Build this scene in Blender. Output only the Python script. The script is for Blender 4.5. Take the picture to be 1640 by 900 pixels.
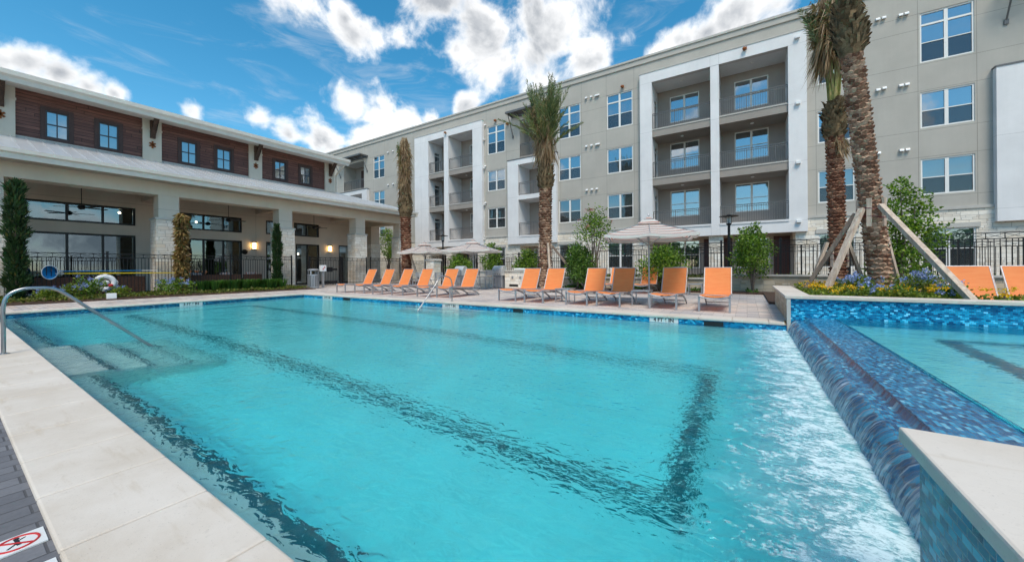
import bpy, math, random
import numpy as np
from mathutils import Vector, Matrix

for o in list(bpy.data.objects):
    bpy.data.objects.remove(o)
SC = bpy.context.scene
COL = SC.collection

# ------------------------------------------------------------------ camera
F_PX, CX, CY, ROLL, CAM_H = 588.0, 820.0, 427.9, 0.0077, 1.15
YAW = math.atan2(376, 588)
FWD = Vector((-math.sin(YAW), math.cos(YAW), 0))
RGT = Vector((math.cos(YAW), math.sin(YAW), 0))
XC = (RGT - ROLL * Vector((0, 0, 1))).normalized()
YC = (Vector((0, 0, 1)) + ROLL * RGT).normalized()
cam_data = bpy.data.cameras.new('camera')
cam = bpy.data.objects.new('camera', cam_data)
COL.objects.link(cam)
mw = Matrix.Identity(4)
for i in range(3):
    mw[i][0], mw[i][1], mw[i][2] = XC[i], YC[i], -FWD[i]
mw[2][3] = CAM_H
cam.matrix_world = mw
cam_data.sensor_fit = 'HORIZONTAL'
cam_data.sensor_width = 36.0
cam_data.lens = F_PX * 36.0 / 1640.0
cam_data.shift_x = 0.0
cam_data.shift_y = -(450.0 - CY) / 1640.0
cam_data.clip_start = 0.05
cam_data.clip_end = 3000
SC.camera = cam


def pix_dir(u, v):
    return (FWD + XC * ((u - CX) / F_PX) + YC * ((CY - v) / F_PX)).normalized()


# ------------------------------------------------------------------ sun and sky settings
SUN_EL, SUN_AZ = math.radians(57), math.radians(146)     # azimuth from +Y towards +X
SUN_STRENGTH, SUN_ANGLE = 1.5, math.radians(24.0)
SKY_STRENGTH = 0.15
EXPOSURE = 1.12
CLOUD_W = 3.8      # radiance of a white cloud, on the sky's own scale

SC.view_settings.view_transform = 'Standard'
SC.view_settings.look = 'None'
SC.view_settings.gamma = 1
SC.view_settings.use_curve_mapping = False
SC.view_settings.exposure = EXPOSURE
SC.render.engine = 'CYCLES'
cy = SC.cycles
cy.use_denoising = True
cy.denoiser = 'OPENIMAGEDENOISE'
cy.max_bounces = 10
cy.diffuse_bounces = 6
cy.glossy_bounces = 4
cy.transmission_bounces = 6
cy.transparent_max_bounces = 12
cy.caustics_reflective = False
cy.caustics_refractive = True
cy.sample_clamp_indirect = 14.0
cy.use_adaptive_sampling = True
cy.adaptive_threshold = 0.02

sun_dir = Vector((math.cos(SUN_EL) * math.sin(SUN_AZ), math.cos(SUN_EL) * math.cos(SUN_AZ), math.sin(SUN_EL)))
sl = bpy.data.lights.new('sun', 'SUN')
sl.energy = SUN_STRENGTH
sl.angle = SUN_ANGLE
sl.color = (1.0, 0.90, 0.76)
so = bpy.data.objects.new('sun', sl)
COL.objects.link(so)
so.rotation_euler = sun_dir.to_track_quat('Z', 'Y').to_euler()
so.location = (0, 0, 40)


# ------------------------------------------------------------------ node helper
class G:
    def __init__(s, tree):
        s.t = tree
        s.N = tree.nodes
        s.L = tree.links

    def put(s, sock, v):
        if v is None:
            return
        if isinstance(v, bpy.types.NodeSocket):
            s.L.new(v, sock)
        elif isinstance(v, (tuple, list)) and len(v) == 3 and sock.type == 'RGBA':
            sock.default_value = (*v, 1)
        else:
            sock.default_value = v

    def new(s, typ, ins=None, **props):
        n = s.N.new(typ)
        for k, v in props.items():
            setattr(n, k, v)
        for k, v in (ins or {}).items():
            s.put(n.inputs[k], v)
        return n

    def m(s, op, a, b=None, c=None, clamp=False):
        n = s.N.new('ShaderNodeMath')
        n.operation = op
        n.use_clamp = clamp
        s.put(n.inputs[0], a)
        s.put(n.inputs[1], b)
        s.put(n.inputs[2], c)
        return n.outputs[0]

    def vm(s, op, a, b=None, out=0):
        n = s.N.new('ShaderNodeVectorMath')
        n.operation = op
        s.put(n.inputs[0], a)
        s.put(n.inputs[1], b)
        return n.outputs[out]

    def mix(s, fac, a, b, blend='MIX'):
        n = s.N.new('ShaderNodeMix')
        n.data_type = 'RGBA'
        n.blend_type = blend
        s.put(n.inputs[0], fac)
        s.put(n.inputs[6], a)
        s.put(n.inputs[7], b)
        return n.outputs[2]

    def ramp(s, fac, stops, interp='LINEAR'):
        n = s.N.new('ShaderNodeValToRGB')
        cr = n.color_ramp
        cr.interpolation = interp
        while len(cr.elements) < len(stops):
            cr.elements.new(0.5)
        for e, (p, c) in zip(cr.elements, stops):
            e.position = p
            e.color = (*c, 1) if isinstance(c, (tuple, list)) else (c, c, c, 1)
        s.put(n.inputs[0], fac)
        return n.outputs[0]

    def smooth(s, x, lo, hi, a=0.0, b=1.0):
        n = s.N.new('ShaderNodeMapRange')
        n.interpolation_type = 'SMOOTHSTEP'
        for i, v in enumerate((x, lo, hi, a, b)):
            s.put(n.inputs[i], v)
        return n.outputs[0]

    def noise(s, vec, scale=5.0, detail=4.0, rough=0.55, dist=0.0, out=0):
        n = s.new('ShaderNodeTexNoise', {'Vector': vec, 'Scale': scale, 'Detail': detail, 'Roughness': rough, 'Distortion': dist})
        return n.outputs[out]

    def obj(s):
        return s.N.new('ShaderNodeTexCoord').outputs['Object']

    def sep(s, v):
        n = s.N.new('ShaderNodeSeparateXYZ')
        s.put(n.inputs[0], v)
        return n.outputs

    def comb(s, x=0.0, y=0.0, z=0.0):
        n = s.N.new('ShaderNodeCombineXYZ')
        s.put(n.inputs[0], x)
        s.put(n.inputs[1], y)
        s.put(n.inputs[2], z)
        return n.outputs[0]

    def scale(s, v, x, y, z):
        return s.vm('MULTIPLY', v, (x, y, z))

    def bump(s, h, strength=0.5, dist=0.01, normal=None):
        n = s.new('ShaderNodeBump', {'Height': h, 'Strength': strength, 'Distance': dist, 'Normal': normal})
        return n.outputs[0]

    def island(s):
        return s.N.new('ShaderNodeNewGeometry').outputs['Random Per Island']

    def bsdf(s, **k):
        n = s.N.new('ShaderNodeBsdfPrincipled')
        for kk, v in k.items():
            s.put(n.inputs[kk.replace('_', ' ')], v)
        return n.outputs[0]

    def out(s, surf=None, vol=None):
        n = s.N.new('ShaderNodeOutputMaterial')
        if surf is not None:
            s.L.new(surf, n.inputs['Surface'])
        if vol is not None:
            s.L.new(vol, n.inputs['Volume'])

    def mixsh(s, fac, a, b):
        n = s.N.new('ShaderNodeMixShader')
        s.put(n.inputs[0], fac)
        s.L.new(a, n.inputs[1])
        s.L.new(b, n.inputs[2])
        return n.outputs[0]

    def tile(s, u, v, w, h, offset=0.5, gap=0.006, randrow=False):
        """running-bond cells: (random value, second random, 1 in the joint, local u, local v)"""
        row = s.m('FLOOR', s.m('DIVIDE', v, h))
        if randrow:
            sh = s.new('ShaderNodeTexWhiteNoise', {'W': s.m('ADD', row, 0.37)}, noise_dimensions='1D').outputs[0]
        else:
            sh = s.m('MULTIPLY', s.m('FLOORED_MODULO', row, 2.0), offset)
        uu = s.m('ADD', s.m('DIVIDE', u, w), sh)
        col = s.m('FLOOR', uu)
        wn = s.new('ShaderNodeTexWhiteNoise', {'Vector': s.comb(col, row, 0.5)}, noise_dimensions='3D')
        fu = s.m('MULTIPLY', s.m('SUBTRACT', uu, col), w)
        fv = s.m('SUBTRACT', v, s.m('MULTIPLY', row, h))
        eu = s.m('MINIMUM', fu, s.m('SUBTRACT', w, fu))
        ev = s.m('MINIMUM', fv, s.m('SUBTRACT', h, fv))
        e = s.m('MINIMUM', eu, ev)
        joint = s.m('SUBTRACT', 1.0, s.smooth(e, gap * 0.35, gap * 0.75))
        r2 = s.m('FRACT', s.m('MULTIPLY', wn.outputs[0], 37.17))
        return wn.outputs[0], r2, joint, e


def mat(name):
    m = bpy.data.materials.new(name)
    m.use_nodes = True
    m.node_tree.nodes.clear()
    return m, G(m.node_tree)


# ------------------------------------------------------------------ world: sky with clouds
w = bpy.data.worlds.new('World')
SC.world = w
w.use_nodes = True
w.node_tree.nodes.clear()
g = G(w.node_tree)
sky = g.N.new('ShaderNodeTexSky')
sky.sky_type = 'NISHITA'
sky.sun_disc = False
sky.sun_elevation = SUN_EL
sky.sun_rotation = SUN_AZ
sky.altitude = 50
sky.air_density = 1.0
sky.dust_density = 0.4
sky.ozone_density = 2.0
d = g.N.new('ShaderNodeTexCoord').outputs['Generated']
CLOUDS = [(700, 0, 75, 1), (770, 40, 105, 1), (835, 100, 75, 1), (880, 20, 95, 1), (945, 95, 50, .9), (730, 75, 50, .8), (800, 130, 40, .7),
          (570, 58, 42, .75), (552, 30, 25, .6), (445, 0, 60, .8), (490, 14, 30, .6),
          (560, 172, 50, 1), (605, 190, 55, 1), (520, 222, 60, 1), (650, 195, 38, .9), (462, 214, 36, .8), (690, 188, 22, .8), (590, 225, 60, 1),
          (742, 168, 28, .8), (40, 100, 62, 1), (95, 118, 50, .9), (-10, 95, 60, 1), (140, 140, 36, .8), (182, 150, 24, .7), (302, 180, 34, .9),
          (1180, 35, 62, 1), (1245, 10, 70, 1), (1085, 68, 40, .9), (1055, 84, 26, .8), (1130, 55, 40, .9),
          (1000, 60, 18, .4), (690, 130, 22, .5), (420, 190, 26, .5), (640, 60, 18, .4)]
n1 = g.noise(d, 9.0, 9.0, 0.58, 0.25)
n2 = g.noise(g.vm('ADD', d, (3.1, 0.4, 1.7)), 3.2, 6.0, 0.55, 0.2)
fld = None
for (u, v, r, a) in CLOUDS:
    c = pix_dir(u, v)
    rad = (pix_dir(u + r, v) - pix_dir(u - r, v)).length / 2
    dist = g.vm('DISTANCE', d, tuple(c), out=1)
    x = g.m('MULTIPLY_ADD', dist, -a / rad, a)
    fld = x if fld is None else g.m('SMOOTH_MAX', fld, x, 0.15)
# the sky behind the viewer, which shows in the window panes
back = g.vm('DOT_PRODUCT', d, tuple(FWD), out=1)
gen = g.m('MULTIPLY_ADD', n2, 4.2, -2.15)
gen = g.m('SUBTRACT', gen, g.smooth(back, -0.25, 0.1, 0.0, 4.0))
fld = g.m('MAXIMUM', fld, gen)
dens = g.m('ADD', fld, g.m('MULTIPLY_ADD', n1, 3.2, -1.6))
mask = g.smooth(dens, 0.02, 0.75)
# thin wisps
wisp = g.smooth(g.noise(g.scale(d, 2.0, 2.0, 7.0), 3.0, 7.0, 0.62, 0.6), 0.50, 0.80, 0.0, 0.35)
# light and shade: thick cloud cores are grey underneath
core = g.smooth(dens, 0.35, 1.1)
n3 = g.noise(g.vm('ADD', d, (0.0, 0.0, 0.02)), 9.0, 9.0, 0.58, 0.25)
emb = g.m('MULTIPLY', g.m('SUBTRACT', n1, n3), 2.4)
n4 = g.noise(g.vm('ADD', d, (7.0, 2.0, 1.0)), 6.0, 5.0, 0.5)
shade = g.m('ADD', g.m('SUBTRACT', 1.0, g.m('MULTIPLY', core, g.smooth(n4, 0.28, 0.62, 0.15, 1.0))), emb, clamp=True)
ccol = g.mix(shade, (0.36 * CLOUD_W, 0.39 * CLOUD_W, 0.43 * CLOUD_W), (CLOUD_W, CLOUD_W, CLOUD_W))
hs = g.new('ShaderNodeHueSaturation', {'Hue': 0.480, 'Saturation': 1.36, 'Value': 0.58, 'Color': sky.outputs[0]}).outputs[0]
skyc = g.mix(wisp, hs, (0.7 * CLOUD_W, 0.72 * CLOUD_W, 0.75 * CLOUD_W))
full = g.mix(mask, skyc, ccol)
# no clouds below the horizon
up = g.smooth(g.sep(d)[2], -0.02, 0.02)
full = g.mix(up, hs, full)
bg = g.new('ShaderNodeBackground', {'Color': full, 'Strength': SKY_STRENGTH})
wo = g.N.new('ShaderNodeOutputWorld')
g.L.new(bg.outputs[0], wo.inputs[0])


# ------------------------------------------------------------------ mesh helper
KEEP = True      # structures keep their origin at the world origin


class MB:
    def __init__(s):
        s.v, s.f, s.n, s.mi = [], [], 0, []
        s.cur = 0

    def add(s, verts, faces):
        b = s.n
        s.v.extend([tuple(p) for p in verts])
        s.f.extend([tuple(b + i for i in fc) for fc in faces])
        s.mi.extend([s.cur] * len(faces))
        s.n += len(verts)
        return s

    def box(s, x0, x1, y0, y1, z0, z1):
        x0, x1 = min(x0, x1), max(x0, x1)
        y0, y1 = min(y0, y1), max(y0, y1)
        z0, z1 = min(z0, z1), max(z0, z1)
        return s.add([(x0, y0, z0), (x1, y0, z0), (x1, y1, z0), (x0, y1, z0), (x0, y0, z1), (x1, y0, z1), (x1, y1, z1), (x0, y1, z1)],
                     [(0, 3, 2, 1), (4, 5, 6, 7), (0, 1, 5, 4), (1, 2, 6, 5), (2, 3, 7, 6), (3, 0, 4, 7)])

    def quad(s, a, b, c, d):
        return s.add([a, b, c, d], [(0, 1, 2, 3)])

    def bar(s, p, q, w, h, up=(0, 0, 1), taper=1.0):
        """a beam of section w (sideways) x h (along up) from p to q"""
        p, q = Vector(p), Vector(q)
        t = (q - p).normalized()
        u = Vector(up)
        if abs(t.dot(u)) > 0.99:
            u = Vector((0, 1, 0))
        sd = t.cross(u).normalized()
        u = sd.cross(t).normalized()
        vs = []
        for c, k in ((p, 1.0), (q, taper)):
            for a, b in ((-1, -1), (1, -1), (1, 1), (-1, 1)):
                vs.append(c + sd * (a * w / 2 * k) + u * (b * h / 2 * k))
        return s.add(vs, [(3, 2, 1, 0), (4, 5, 6, 7), (0, 1, 5, 4), (1, 2, 6, 5), (2, 3, 7, 6), (3, 0, 4, 7)])

    def cyl(s, p, q, r0, r1=None, n=12, caps=True):
        return s.tube([p, q], [r0, r0 if r1 is None else r1], n, caps)

    def tube(s, pts, r, n=10, caps=True):
        pts = [Vector(p) for p in pts]
        rs = r if isinstance(r, (list, tuple)) else [r] * len(pts)
        t0 = (pts[1] - pts[0]).normalized()
        u = Vector((0, 0, 1)) if abs(t0.z) < 0.9 else Vector((0, 1, 0))
        sd = t0.cross(u).normalized()
        vs = []
        for i, p in enumerate(pts):
            t = (pts[min(i + 1, len(pts) - 1)] - pts[max(i - 1, 0)]).normalized()
            sd = (sd - t * sd.dot(t)).normalized()
            up = t.cross(sd)
            for k in range(n):
                a = 2 * math.pi * k / n
                vs.append(p + (sd * math.cos(a) + up * math.sin(a)) * rs[i])
        fs = []
        for i in range(len(pts) - 1):
            for k in range(n):
                k2 = (k + 1) % n
                fs.append((i * n + k, i * n + k2, (i + 1) * n + k2, (i + 1) * n + k))
        if caps:
            fs.append(tuple(range(n - 1, -1, -1)))
            fs.append(tuple((len(pts) - 1) * n + k for k in range(n)))
        return s.add(vs, fs)

    def lathe(s, prof, n=24, c=(0, 0, 0), caps=True):
        vs, fs = [], []
        for (r, z) in prof:
            for k in range(n):
                a = 2 * math.pi * k / n
                vs.append((c[0] + r * math.cos(a), c[1] + r * math.sin(a), c[2] + z))
        for i in range(len(prof) - 1):
            for k in range(n):
                k2 = (k + 1) % n
                fs.append((i * n + k, i * n + k2, (i + 1) * n + k2, (i + 1) * n + k))
        if caps:
            fs.append(tuple(range(n - 1, -1, -1)))
            fs.append(tuple((len(prof) - 1) * n + k for k in range(n)))
        return s.add(vs, fs)

    def prism(s, poly, y0, y1, axis='Y'):
        """poly in the (x, z) plane pushed along Y; axis X: poly in (y, z) pushed along X; axis Z: poly in (x, y) pushed along Z"""
        n = len(poly)
        P = {'Y': lambda a, b, t: (a, t, b), 'X': lambda a, b, t: (t, a, b), 'Z': lambda a, b, t: (a, b, t)}[axis]
        vs = [P(a, b, y0) for a, b in poly] + [P(a, b, y1) for a, b in poly]
        fs = [tuple(range(n)), tuple(range(2 * n - 1, n - 1, -1))]
        for i in range(n):
            j = (i + 1) % n
            fs.append((j, i, n + i, n + j))
        return s.add(vs, fs)

    def build(s, name, mats, parent=None, smooth=None, bevel=0.0, bevseg=2, orient=True):
        me = bpy.data.meshes.new(name)
        org = Vector((0, 0, 0))
        vs = s.v
        if parent is None:
            a = np.array(vs, dtype=float)
            org = Vector(((a[:, 0].min() + a[:, 0].max()) / 2, (a[:, 1].min() + a[:, 1].max()) / 2, a[:, 2].min()))
            if KEEP or s.__dict__.get('keep'):
                org = Vector((0, 0, 0))
            vs = [(p[0] - org.x, p[1] - org.y, p[2] - org.z) for p in vs]
        else:
            wo_ = parent.get('_w')
            if wo_ is not None:
                vs = [(p[0] - wo_[0], p[1] - wo_[1], p[2] - wo_[2]) for p in vs]
        me.from_pydata(vs, [], s.f)
        ms = mats if isinstance(mats, (list, tuple)) else [mats]
        for m in ms:
            me.materials.append(m)
        if len(ms) > 1:
            me.polygons.foreach_set('material_index', s.mi)
        if orient:
            import bmesh
            bm = bmesh.new()
            bm.from_mesh(me)
            bmesh.ops.recalc_face_normals(bm, faces=bm.faces)
            bm.to_mesh(me)
            bm.free()
        if smooth is not None:
            me.polygons.foreach_set('use_smooth', [True] * len(me.polygons))
            if smooth < 179:
                me.set_sharp_from_angle(angle=math.radians(smooth))
        me.update()
        o = bpy.data.objects.new(name, me)
        COL.objects.link(o)
        o.location = org
        if parent is not None:
            o.parent = parent
            if parent.get('_w') is not None:
                o['_w'] = parent['_w']
        if bevel > 0:
            b = o.modifiers.new('bevel', 'BEVEL')
            b.width = bevel
            b.segments = bevseg
            b.limit_method = 'ANGLE'
        return o


def thing(name, label, cat, loc=(0, 0, 0), rotz=0.0, group=None, world=False):
    """an Empty at the thing's base; world=True: its parts are given in world coordinates"""
    o = bpy.data.objects.new(name, None)
    COL.objects.link(o)
    o.empty_display_size = 0.2
    o.location = loc
    o.rotation_euler = (0, 0, rotz)
    o['label'] = label
    o['category'] = cat
    if group:
        o['group'] = group
    if world:
        o['_w'] = list(loc)
    return o


def tag(o, label, cat, group=None):
    o['label'] = label
    o['category'] = cat
    if group:
        o['group'] = group
    return o


def struct(o, kind='structure'):
    o['kind'] = kind
    return o


def kids(o):
    return [c for c in bpy.data.objects if c.parent == o]


def dup(root, loc, rotz=0.0, label=None, tree=None):
    r = root.copy()
    COL.objects.link(r)
    r.location = loc
    r.rotation_euler = (0, 0, rotz)
    if label:
        r['label'] = label
    for ch in kids(root):
        c = ch.copy()
        COL.objects.link(c)
        c.parent = r
        for gch in kids(ch):
            d_ = gch.copy()
            COL.objects.link(d_)
            d_.parent = c
    return r


def wall(mb, P, u0, u1, z0, z1, holes, depth, sides=True):
    """a wall skin with rectangular openings; P(u, z, d) gives the point, d = depth into the wall"""
    us = sorted({u0, u1, *[h[0] for h in holes], *[h[1] for h in holes]})
    zs = sorted({z0, z1, *[h[2] for h in holes], *[h[3] for h in holes]})
    us = [u for u in us if u0 <= u <= u1]
    zs = [z for z in zs if z0 <= z <= z1]
    for i in range(len(us) - 1):
        for j in range(len(zs) - 1):
            cu, cz = (us[i] + us[i + 1]) / 2, (zs[j] + zs[j + 1]) / 2
            if any(h[0] < cu < h[1] and h[2] < cz < h[3] for h in holes):
                continue
            mb.quad(P(us[i], zs[j], 0), P(us[i + 1], zs[j], 0), P(us[i + 1], zs[j + 1], 0), P(us[i], zs[j + 1], 0))
    for h in holes:
        a, b, c, d_ = h[:4]
        dp = h[4] if len(h) > 4 else depth
        if dp == 0:
            continue
        mb.quad(P(a, c, 0), P(a, c, dp), P(a, d_, dp), P(a, d_, 0))
        mb.quad(P(b, c, 0), P(b, d_, 0), P(b, d_, dp), P(b, c, dp))
        mb.quad(P(a, d_, 0), P(a, d_, dp), P(b, d_, dp), P(b, d_, 0))
        mb.quad(P(a, c, 0), P(b, c, 0), P(b, c, dp), P(a, c, dp))


def pbox(mb, P, u0, u1, z0, z1, d0, d1):
    a, b = Vector(P(u0, z0, d0)), Vector(P(u1, z1, d1))
    mb.box(a.x, b.x, a.y, b.y, a.z, b.z)
# ------------------------------------------------------------------ materials
def simple(name, col, rough=0.6, metal=0.0, var=0.08, vscale=3.0, bump=0.0, bscale=60.0, spec=0.4, coat=0.0):
    m, g = mat(name)
    o = g.obj()
    c = col
    if var:
        n = g.noise(o, vscale, 5, 0.6)
        f = g.smooth(n, 0.3, 0.7, 1 - var, 1 + var)
        c = g.vm('MULTIPLY', g.comb(f, f, f), tuple(col))
    nrm = None
    if bump:
        nrm = g.bump(g.noise(o, bscale, 4, 0.6), 0.6, bump)
    g.out(g.bsdf(Base_Color=c, Roughness=rough, Metallic=metal, Normal=nrm, Specular_IOR_Level=spec, Coat_Weight=coat))
    return m


def stucco(name, col, zj=(), xj=(), axis='x', var=0.05, dark=0.5):
    """painted stucco with thin control joints at given heights and positions"""
    m, g = mat(name)
    o = g.obj()
    n = g.noise(o, 0.7, 6, 0.6)
    n2 = g.noise(g.scale(o, 6.0, 6.0, 0.5), 1.0, 4, 0.6)
    f = g.m('ADD', g.smooth(n, 0.3, 0.7, 1 - var, 1 + var), g.m('MULTIPLY_ADD', n2, 0.09, -0.045))
    c = g.vm('MULTIPLY', g.comb(f, f, f), tuple(col))
    X, Y, Z = g.sep(o)
    U = X if axis == 'x' else Y
    j = None
    for z in zj:
        k = g.m('COMPARE', Z, z, 0.011)
        j = k if j is None else g.m('MAXIMUM', j, k)
    for x in xj:
        k = g.m('COMPARE', U, x, 0.011)
        j = k if j is None else g.m('MAXIMUM', j, k)
    fine = g.noise(o, 90, 3, 0.6)
    h = g.m('MULTIPLY', fine, 0.3)
    if j is not None:
        c = g.mix(g.m('MULTIPLY', j, dark), c, (col[0] * 0.25, col[1] * 0.25, col[2] * 0.25))
    g.out(g.bsdf(Base_Color=c, Roughness=0.85, Normal=g.bump(h, 0.35, 0.006), Specular_IOR_Level=0.25))
    return m


def limestone(name, w=0.42, h=0.17, lo=(0.74, 0.66, 0.55), hi=(0.90, 0.85, 0.76), warm=(0.76, 0.60, 0.43)):
    m, g = mat(name)
    o = g.obj()
    X, Y, Z = g.sep(o)
    u = g.m('ADD', X, Y)
    dn = g.noise(o, 2.6, 3, 0.5)
    zz = g.m('ADD', Z, g.m('MULTIPLY_ADD', dn, 0.05, -0.025))
    u2 = g.m('ADD', u, g.m('MULTIPLY_ADD', g.noise(g.vm('ADD', o, (5, 5, 5)), 3.0, 2, 0.5), 0.06, -0.03))
    r1, q1, j1, e1 = g.tile(u2, zz, w, h, gap=0.016, randrow=True)
    # some courses split in two thinner ones
    r2, q2, j2, e2 = g.tile(u2, zz, w * 0.62, h / 2, gap=0.014, randrow=True)
    split = g.m('GREATER_THAN', r1, 0.62)
    j = g.m('MAXIMUM', j1, g.m('MULTIPLY', split, j2))
    r = g.mix(split, q1, q2)
    rr = g.sep(r)[0]
    n = g.noise(o, 7, 6, 0.65)
    c = g.mix(rr, lo, hi)
    c = g.mix(g.m('MULTIPLY', g.smooth(g.m('FRACT', g.m('MULTIPLY', rr, 7.3)), 0.7, 1.0), 0.55), c, warm)
    c = g.mix(g.smooth(n, 0.40, 0.80, 0.0, 0.25), c, (0.40, 0.35, 0.28))
    c = g.mix(g.m('MULTIPLY', j, 0.6), c, (0.36, 0.33, 0.29))
    hgt = g.m('SUBTRACT', g.m('ADD', g.m('MULTIPLY', n, 0.9), g.m('MULTIPLY', rr, 0.8)), g.m('MULTIPLY', j, 1.5))
    g.out(g.bsdf(Base_Color=c, Roughness=0.88, Normal=g.bump(hgt, 0.55, 0.02), Specular_IOR_Level=0.2))
    return m


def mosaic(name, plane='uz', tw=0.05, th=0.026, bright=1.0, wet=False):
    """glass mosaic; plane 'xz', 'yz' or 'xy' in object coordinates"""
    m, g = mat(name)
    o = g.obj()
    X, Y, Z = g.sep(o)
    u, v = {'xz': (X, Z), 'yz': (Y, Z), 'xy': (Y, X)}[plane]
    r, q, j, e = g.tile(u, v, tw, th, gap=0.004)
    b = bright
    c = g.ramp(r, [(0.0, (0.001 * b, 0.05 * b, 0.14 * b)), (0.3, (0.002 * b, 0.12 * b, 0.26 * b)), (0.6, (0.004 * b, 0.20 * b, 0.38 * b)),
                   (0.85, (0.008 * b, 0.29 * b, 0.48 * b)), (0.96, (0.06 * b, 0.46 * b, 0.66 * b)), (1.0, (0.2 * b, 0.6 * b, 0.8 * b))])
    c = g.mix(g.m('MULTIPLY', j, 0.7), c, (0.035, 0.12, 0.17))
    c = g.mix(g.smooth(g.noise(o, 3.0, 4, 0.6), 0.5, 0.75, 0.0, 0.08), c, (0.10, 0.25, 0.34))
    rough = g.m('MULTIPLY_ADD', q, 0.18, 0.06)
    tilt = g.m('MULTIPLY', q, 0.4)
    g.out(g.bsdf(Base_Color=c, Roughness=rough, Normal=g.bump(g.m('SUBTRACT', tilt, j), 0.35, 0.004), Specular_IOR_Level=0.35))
    return m


def pavers(name, pal, w=0.30, h=0.15, swap=False, jc=(0.10, 0.085, 0.075)):
    m, g = mat(name)
    o = g.obj()
    X, Y, Z = g.sep(o)
    u, v = (Y, X) if swap else (X, Y)
    r, q, j, e = g.tile(u, v, w, h, gap=0.008)
    c = g.ramp(r, pal)
    n = g.noise(o, 0.6, 6, 0.65)
    n2 = g.noise(o, 45, 3, 0.7)
    f = g.m('ADD', g.smooth(n, 0.3, 0.7, 0.86, 1.1), g.m('MULTIPLY_ADD', n2, 0.4, -0.2))
    c = g.vm('MULTIPLY', c, g.comb(f, f, f))
    c = g.mix(g.m('MULTIPLY', j, 0.85), c, jc)
    hh = g.m('SUBTRACT', g.m('MULTIPLY', n2, 0.25), j)
    g.out(g.bsdf(Base_Color=c, Roughness=0.8, Normal=g.bump(hh, 0.5, 0.006), Specular_IOR_Level=0.3))
    return m


def coping_mat(name):
    m, g = mat(name)
    o = g.obj()
    n = g.noise(o, 1.1, 7, 0.65)
    n2 = g.noise(o, 26, 5, 0.7)
    n3 = g.noise(g.scale(o, 1.5, 9.0, 4.0), 1.3, 5, 0.6)
    c = g.mix(g.smooth(n, 0.32, 0.72), (0.68, 0.605, 0.525), (0.57, 0.485, 0.395))
    c = g.mix(g.smooth(n2, 0.55, 0.78, 0.0, 0.3), c, (0.37, 0.31, 0.25))
    c = g.mix(g.smooth(n3, 0.56, 0.70, 0.0, 0.30), c, (0.46, 0.36, 0.25))
    n5 = g.noise(o, 120, 2, 0.6)
    c = g.mix(g.smooth(n5, 0.66, 0.74, 0.0, 0.4), c, (0.24, 0.19, 0.15))
    g.out(g.bsdf(Base_Color=c, Roughness=0.75, Normal=g.bump(n2, 0.35, 0.004), Specular_IOR_Level=0.3))
    return m


def siding(name):
    m, g = mat(name)
    o = g.obj()
    X, Y, Z = g.sep(o)
    u = g.m('ADD', X, Y)
    r, q, j, e = g.tile(u, Z, 3.1, 0.15, gap=0.016, randrow=True)
    grain = g.noise(g.comb(g.m('MULTIPLY', u, 1.2), r, g.m('MULTIPLY', Z, 22.0)), 1.6, 6, 0.65)
    c = g.mix(r, (0.16, 0.060, 0.042), (0.27, 0.112, 0.078))
    c = g.mix(g.smooth(grain, 0.35, 0.7, 0.0, 0.75), c, (0.055, 0.020, 0.014))
    c = g.mix(j, c, (0.01, 0.006, 0.005))
    g.out(g.bsdf(Base_Color=c, Roughness=0.55, Normal=g.bump(g.m('SUBTRACT', g.m('MULTIPLY', grain, 0.2), j), 0.6, 0.012)))
    return m


def timber(name, lo, hi, scale=1.0):
    m, g = mat(name)
    o = g.obj()
    gr = g.noise(g.scale(o, 14.0, 14.0, 2.2), scale, 6, 0.65, 0.8)
    gr2 = g.noise(o, 3.0, 3)
    c = g.mix(g.smooth(gr, 0.3, 0.7), lo, hi)
    c = g.mix(g.smooth(gr2, 0.4, 0.8, 0.0, 0.4), c, lo)
    g.out(g.bsdf(Base_Color=c, Roughness=0.8, Normal=g.bump(gr, 0.4, 0.004)))
    return m


def glass_pane(name, refl=0.5, tint=(0.55, 0.62, 0.66), rough=0.0, wob=0.0, rtint=(0.86, 0.95, 1.0)):
    """coated window glass: part mirror, part clear"""
    m, g = mat(name)
    o = g.obj()
    lw = g.new('ShaderNodeLayerWeight', {'Blend': 0.35}).outputs['Fresnel']
    fac = g.m('ADD', g.m('MULTIPLY', lw, 0.6), refl, clamp=True)
    nrm = g.bump(g.noise(o, 1.3, 2, 0.5), 0.12, 0.02 * wob) if wob else None
    gl = g.new('ShaderNodeBsdfGlossy', {'Color': rtint, 'Roughness': rough, 'Normal': nrm}).outputs[0]
    tr = g.new('ShaderNodeBsdfTransparent', {'Color': tint}).outputs[0]
    g.out(g.mixsh(fac, tr, gl))
    return m


def blind_mat(name, col):
    m, g = mat(name)
    X, Y, Z = g.sep(g.obj())
    f = g.m('FRACT', g.m('DIVIDE', Z, 0.05))
    c = g.mix(g.smooth(f, 0.0, 0.35), (col[0] * .45, col[1] * .45, col[2] * .45), col)
    g.out(g.bsdf(Base_Color=c, Roughness=0.6))
    return m


def leaf_mat(name, stops, trans=0.35, rough=0.5):
    m, g = mat(name)
    r = g.island()
    c = g.ramp(r, stops)
    n = g.noise(g.obj(), 2.3, 3)
    f = g.smooth(n, 0.3, 0.7, 0.75, 1.25)
    c = g.vm('MULTIPLY', c, g.comb(f, f, f))
    p = g.bsdf(Base_Color=c, Roughness=rough, Specular_IOR_Level=0.35)
    t = g.new('ShaderNodeBsdfTranslucent', {'Color': g.vm('MULTIPLY', c, (1.2, 1.35, 0.6))}).outputs[0]
    g.out(g.mixsh(trans, p, t))
    return m


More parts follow.
